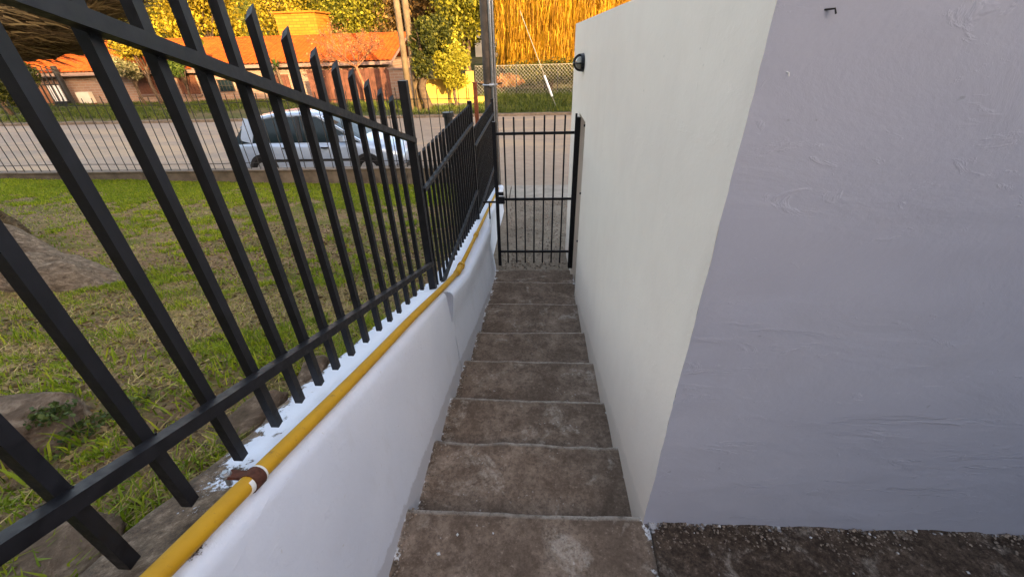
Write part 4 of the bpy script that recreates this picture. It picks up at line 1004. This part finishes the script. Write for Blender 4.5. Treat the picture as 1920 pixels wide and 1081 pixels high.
# ivy on the stone block
iv = empty('ivy_clump', (-1.52, .86, -1.05), 'dark green creeper at the right end of the stone block', 'creeper')
crown('leaves', [(-1.33, .74, -.97, .05, .09, .05), (-1.29, .80, -.98, .06, .10, .05), (-1.40, .75, -.885, .07, .05, .015)], 1300, .014, L_ivy, iv, aspect=.8)

def blades(name, P, h, w_, mat, lean=.5, label=None, cat=None, flat=False):
    n = len(P); a = rng.random(n)*2*math.pi; ln = lean*(.3+rng.random(n)); hh = h*(.5+rng.random(n)); b_ = rng.random(n)*2*math.pi
    side = np.stack([np.cos(b_), np.sin(b_), 0*b_], 1)*(w_*(.6+.8*rng.random(n)))[:, None]*.5
    d = np.stack([np.cos(a), np.sin(a), 0*a], 1)
    up = np.array([0, 0, 1.0])
    hh = hh[:, None]; ln = ln[:, None]
    mid = P+up*hh*(.55 if not flat else .12)+d*hh*ln*.35; tip = P+up*hh*(.95 if not flat else .10)*np.clip(1.1-.4*ln, .3, 1)+d*hh*ln
    V = np.stack([P-side, P+side, mid+side*.8, mid-side*.8, tip], 1).reshape(-1, 3)
    me = bpy.data.meshes.new(name); me.vertices.add(len(V)); me.vertices.foreach_set('co', V.astype(np.float32).ravel())
    base = np.arange(n)[:, None]*5; loops = np.concatenate([base+np.array([[0, 1, 2, 3]]), base+np.array([[3, 2, 4]])], 1).ravel().astype(np.int32)
    me.loops.add(len(loops)); me.loops.foreach_set('vertex_index', loops)
    ls = np.stack([np.arange(n)*7, np.arange(n)*7+4], 1).ravel().astype(np.int32); me.polygons.add(2*n); me.polygons.foreach_set('loop_start', ls)
    me.update(calc_edges=True); o = link(name, me, mat); tag(o, label, cat, kind='stuff'); return o
def scatter(n, x0, x1, y0, y1, dens):
    X = rng.uniform(x0, x1, n); Y = rng.uniform(y0, y1, n); k = rng.random(n) < dens(X, Y)
    X, Y = X[k], Y[k]; return np.stack([X, Y, flawn(X, Y)-.004], 1)
def green_d(X, Y):
    p = .40*fbm(X*1.1+5, Y*1.1, 4)+.60*fbm(X*6.0+9, Y*6.0, 4); near = np.clip((1.7-Y)/1.0, 0, 1)*np.clip((-X-1.0)/.4, 0, 1); far = np.clip((Y-5.0)/1.2, 0, 1)
    hole = ((X > -1.95) & (X < -1.25) & (Y > .44) & (Y < .88)) | ((X > -1.0) & (Y < .9))
    return np.where(hole, .04, np.clip((p-.565+.10*near+.28*far)*9, .05, 1))
P = np.concatenate([scatter(150000, -4.2, -.78, .1, 2.6, green_d), scatter(260000, -10.5, -.78, 2.4, 6.9, green_d)])
P1 = P[P[:, 1] < 2.5]; P2 = P[P[:, 1] >= 2.5]
blades('near_grass', P1, .028, .0050, L_grass, .8, 'short green grass on the near lawn', 'grass')
blades('far_grass', P2, .034, .0100, L_grass, .7, 'green grass on the far lawn towards the street', 'grass')
P = np.concatenate([scatter(110000, -4.2, -.78, .1, 2.6, lambda X, Y: np.clip((.5*fbm(X*1.5+25, Y*1.5, 3)+.5*fbm(X*8+2, Y*8, 3)-.40)*5, .06, 1)), scatter(260000, -10, -.78, 2.4, 6.7, lambda X, Y: np.clip((.5*fbm(X*1.5+25, Y*1.5, 3)+.5*fbm(X*7+2, Y*7, 3)-.42)*5, .06, 1))])
blades('dry_grass', P, .060, .0048, L_dry, 1.0, 'dry straw lying across the lawn', 'dry grass', True)
P = scatter(14000, -3.5, -.78, .1, 3.0, lambda X, Y: np.clip((fbm(X*3.5+60, Y*3.5, 3)-.56)*9, 0, 1))
blades('tall_tufts', P, .065, .006, L_grass, .8, 'taller green grass tufts in the near lawn', 'grass')
Yq = rng.uniform(.12, 2.1, 9000); Xq = -.80-np.abs(rng.normal(size=9000))*.10; kq = rng.random(9000) < np.clip((fbm(Xq*5, Yq*5, 3)-.36)*5, 0, 1); Xq = Xq[kq]; Yq = Yq[kq]; hq = rng.random(len(Xq)) < .45
Pq = np.stack([Xq, Yq, flawn(Xq, Yq)-.004], 1)
blades('edge_grass', Pq[hq], .045, .0045, L_grass, .9, 'green grass tufts growing along the painted wall edge', 'grass')
blades('edge_straw', Pq[~hq], .075, .0045, L_dry, 1.0, 'dry straw lying along the painted wall edge', 'dry grass', True)
nq = 16000; Xq = np.where(rng.random(nq) < .5, rng.uniform(-3.5, -.8, nq), rng.uniform(-9, -.8, nq)); Yq = np.where(Xq > -3.5, rng.uniform(.15, 4.5, nq), rng.uniform(1.5, 6.7, nq))
Vq, Fq = leaf_verts(np.stack([Xq, Yq, flawn(Xq, Yq)+.006], 1), .026, .75, .5); o = np_mesh('leaf_litter', Vq, Fq, L_strand); tag(o, 'small dead leaves littered over the lawn', 'leaf litter', kind='stuff')
# verge grass
n = 60000; X = rng.uniform(-40, 6, n); Y = rng.uniform(20.5, 29.5, n); k = rng.random(n) < np.clip((fbm(X*.5, Y*.5, 3)-.35)*4+.6*(X > -3), 0, 1); X = X[k]; Y = Y[k]
zv = plane(Y)+.10+.10*(fbm(X*.5, Y*.5)-.3)+np.where(X > -3.2, .25, 0)*np.clip((Y-21)/4, 0, 1)
blades('verge_grass', np.stack([X, Y, zv-.01], 1), .20, .035, L_verge, .6, 'rough grass on the verge across the street', 'grass')

# grit: crumbs along the wall feet and stones on the path
def grit(name, P, size, mat, label):
    n = len(P); V0 = np.array([(1, 0, 0), (-1, 0, 0), (0, 1, 0), (0, -1, 0), (0, 0, 1), (0, 0, -1)], float); F0 = np.array([(0, 2, 4), (2, 1, 4), (1, 3, 4), (3, 0, 4), (2, 0, 5), (1, 2, 5), (3, 1, 5), (0, 3, 5)])
    s = size*(.4+rng.random((n, 1, 1))**2*1.4)*(.6+.7*rng.random((n, 6, 1))); a = rng.random(n)*6.28; ca, sa = np.cos(a), np.sin(a)
    V = V0[None]*s; V[:, :, 2] *= .7; Vx = V[:, :, 0]*ca[:, None]-V[:, :, 1]*sa[:, None]; Vy = V[:, :, 0]*sa[:, None]+V[:, :, 1]*ca[:, None]; V = np.stack([Vx, Vy, V[:, :, 2]], 2)+P[:, None, :]
    o = np_mesh(name, V.reshape(-1, 3), (F0[None]+np.arange(n)[:, None, None]*6).reshape(-1, 3), mat); tag(o, label, 'grit', kind='stuff')
M_grit = simple('grit_stone', (.26, .21, .17), .95, .1, 0, .6, 60)
M_chip = simple('paint_chips', (.62, .62, .63), .8, .2, 0, .2, 60)
X = rng.uniform(-.45, 1.8, 5000); Y = 4.3+3.4*rng.random(5000); grit('path_gravel', np.stack([X, Y, np.interp(Y, [4.1, 5.0, 7.76], [-2.325, -2.42, plane(7.76)+.045])+.006], 1), .010, M_grit, 'loose gravel on the path beyond the gate')
X = .45+2.0*rng.random(900); Y = .885-.09*rng.random(900)**2; grit('wall_foot_grit', np.stack([X, Y, -1.588+0*X], 1), .0045, M_grit, 'crumbs of concrete along the foot of the grey wall')
X = np.concatenate([.45+1.6*rng.random(26), -.45+.8*rng.random(9)]); Y = np.concatenate([.89-.30*rng.random(26)**1.5, .35+.5*rng.random(9)]); grit('paint_crumbs', np.stack([X, Y, np.where(X > .43, -1.586, -1.605)], 1), .0055, M_chip, 'white paint crumbs on the landing and top step')
Pp = []
for _ in range(700):
    y = random.uniform(.4, 3.2); zz = -1.605
    for (yn, z) in nos:
        if y > yn: zz = nos[nos.index((yn, z))+1][1] if nos.index((yn, z))+1 < len(nos) else -2.31
    Pp.append((xl(y)+abs(random.gauss(0, .012))+.004, y, zz+.003))
grit('step_crumbs', np.array(Pp), .0045, M_grit, 'concrete crumbs along the left foot of the steps')
nq = 9000; Xq = rng.uniform(-4.0, -.8, nq); Yq = rng.uniform(.15, 4.2, nq)
grit('soil_clods', np.stack([Xq, Yq, flawn(Xq, Yq)+.001], 1), .007, simple('clod_soil', (.17, .11, .066), .95, .1, 0, .6, 30), 'crumbs of bare soil on the near lawn')
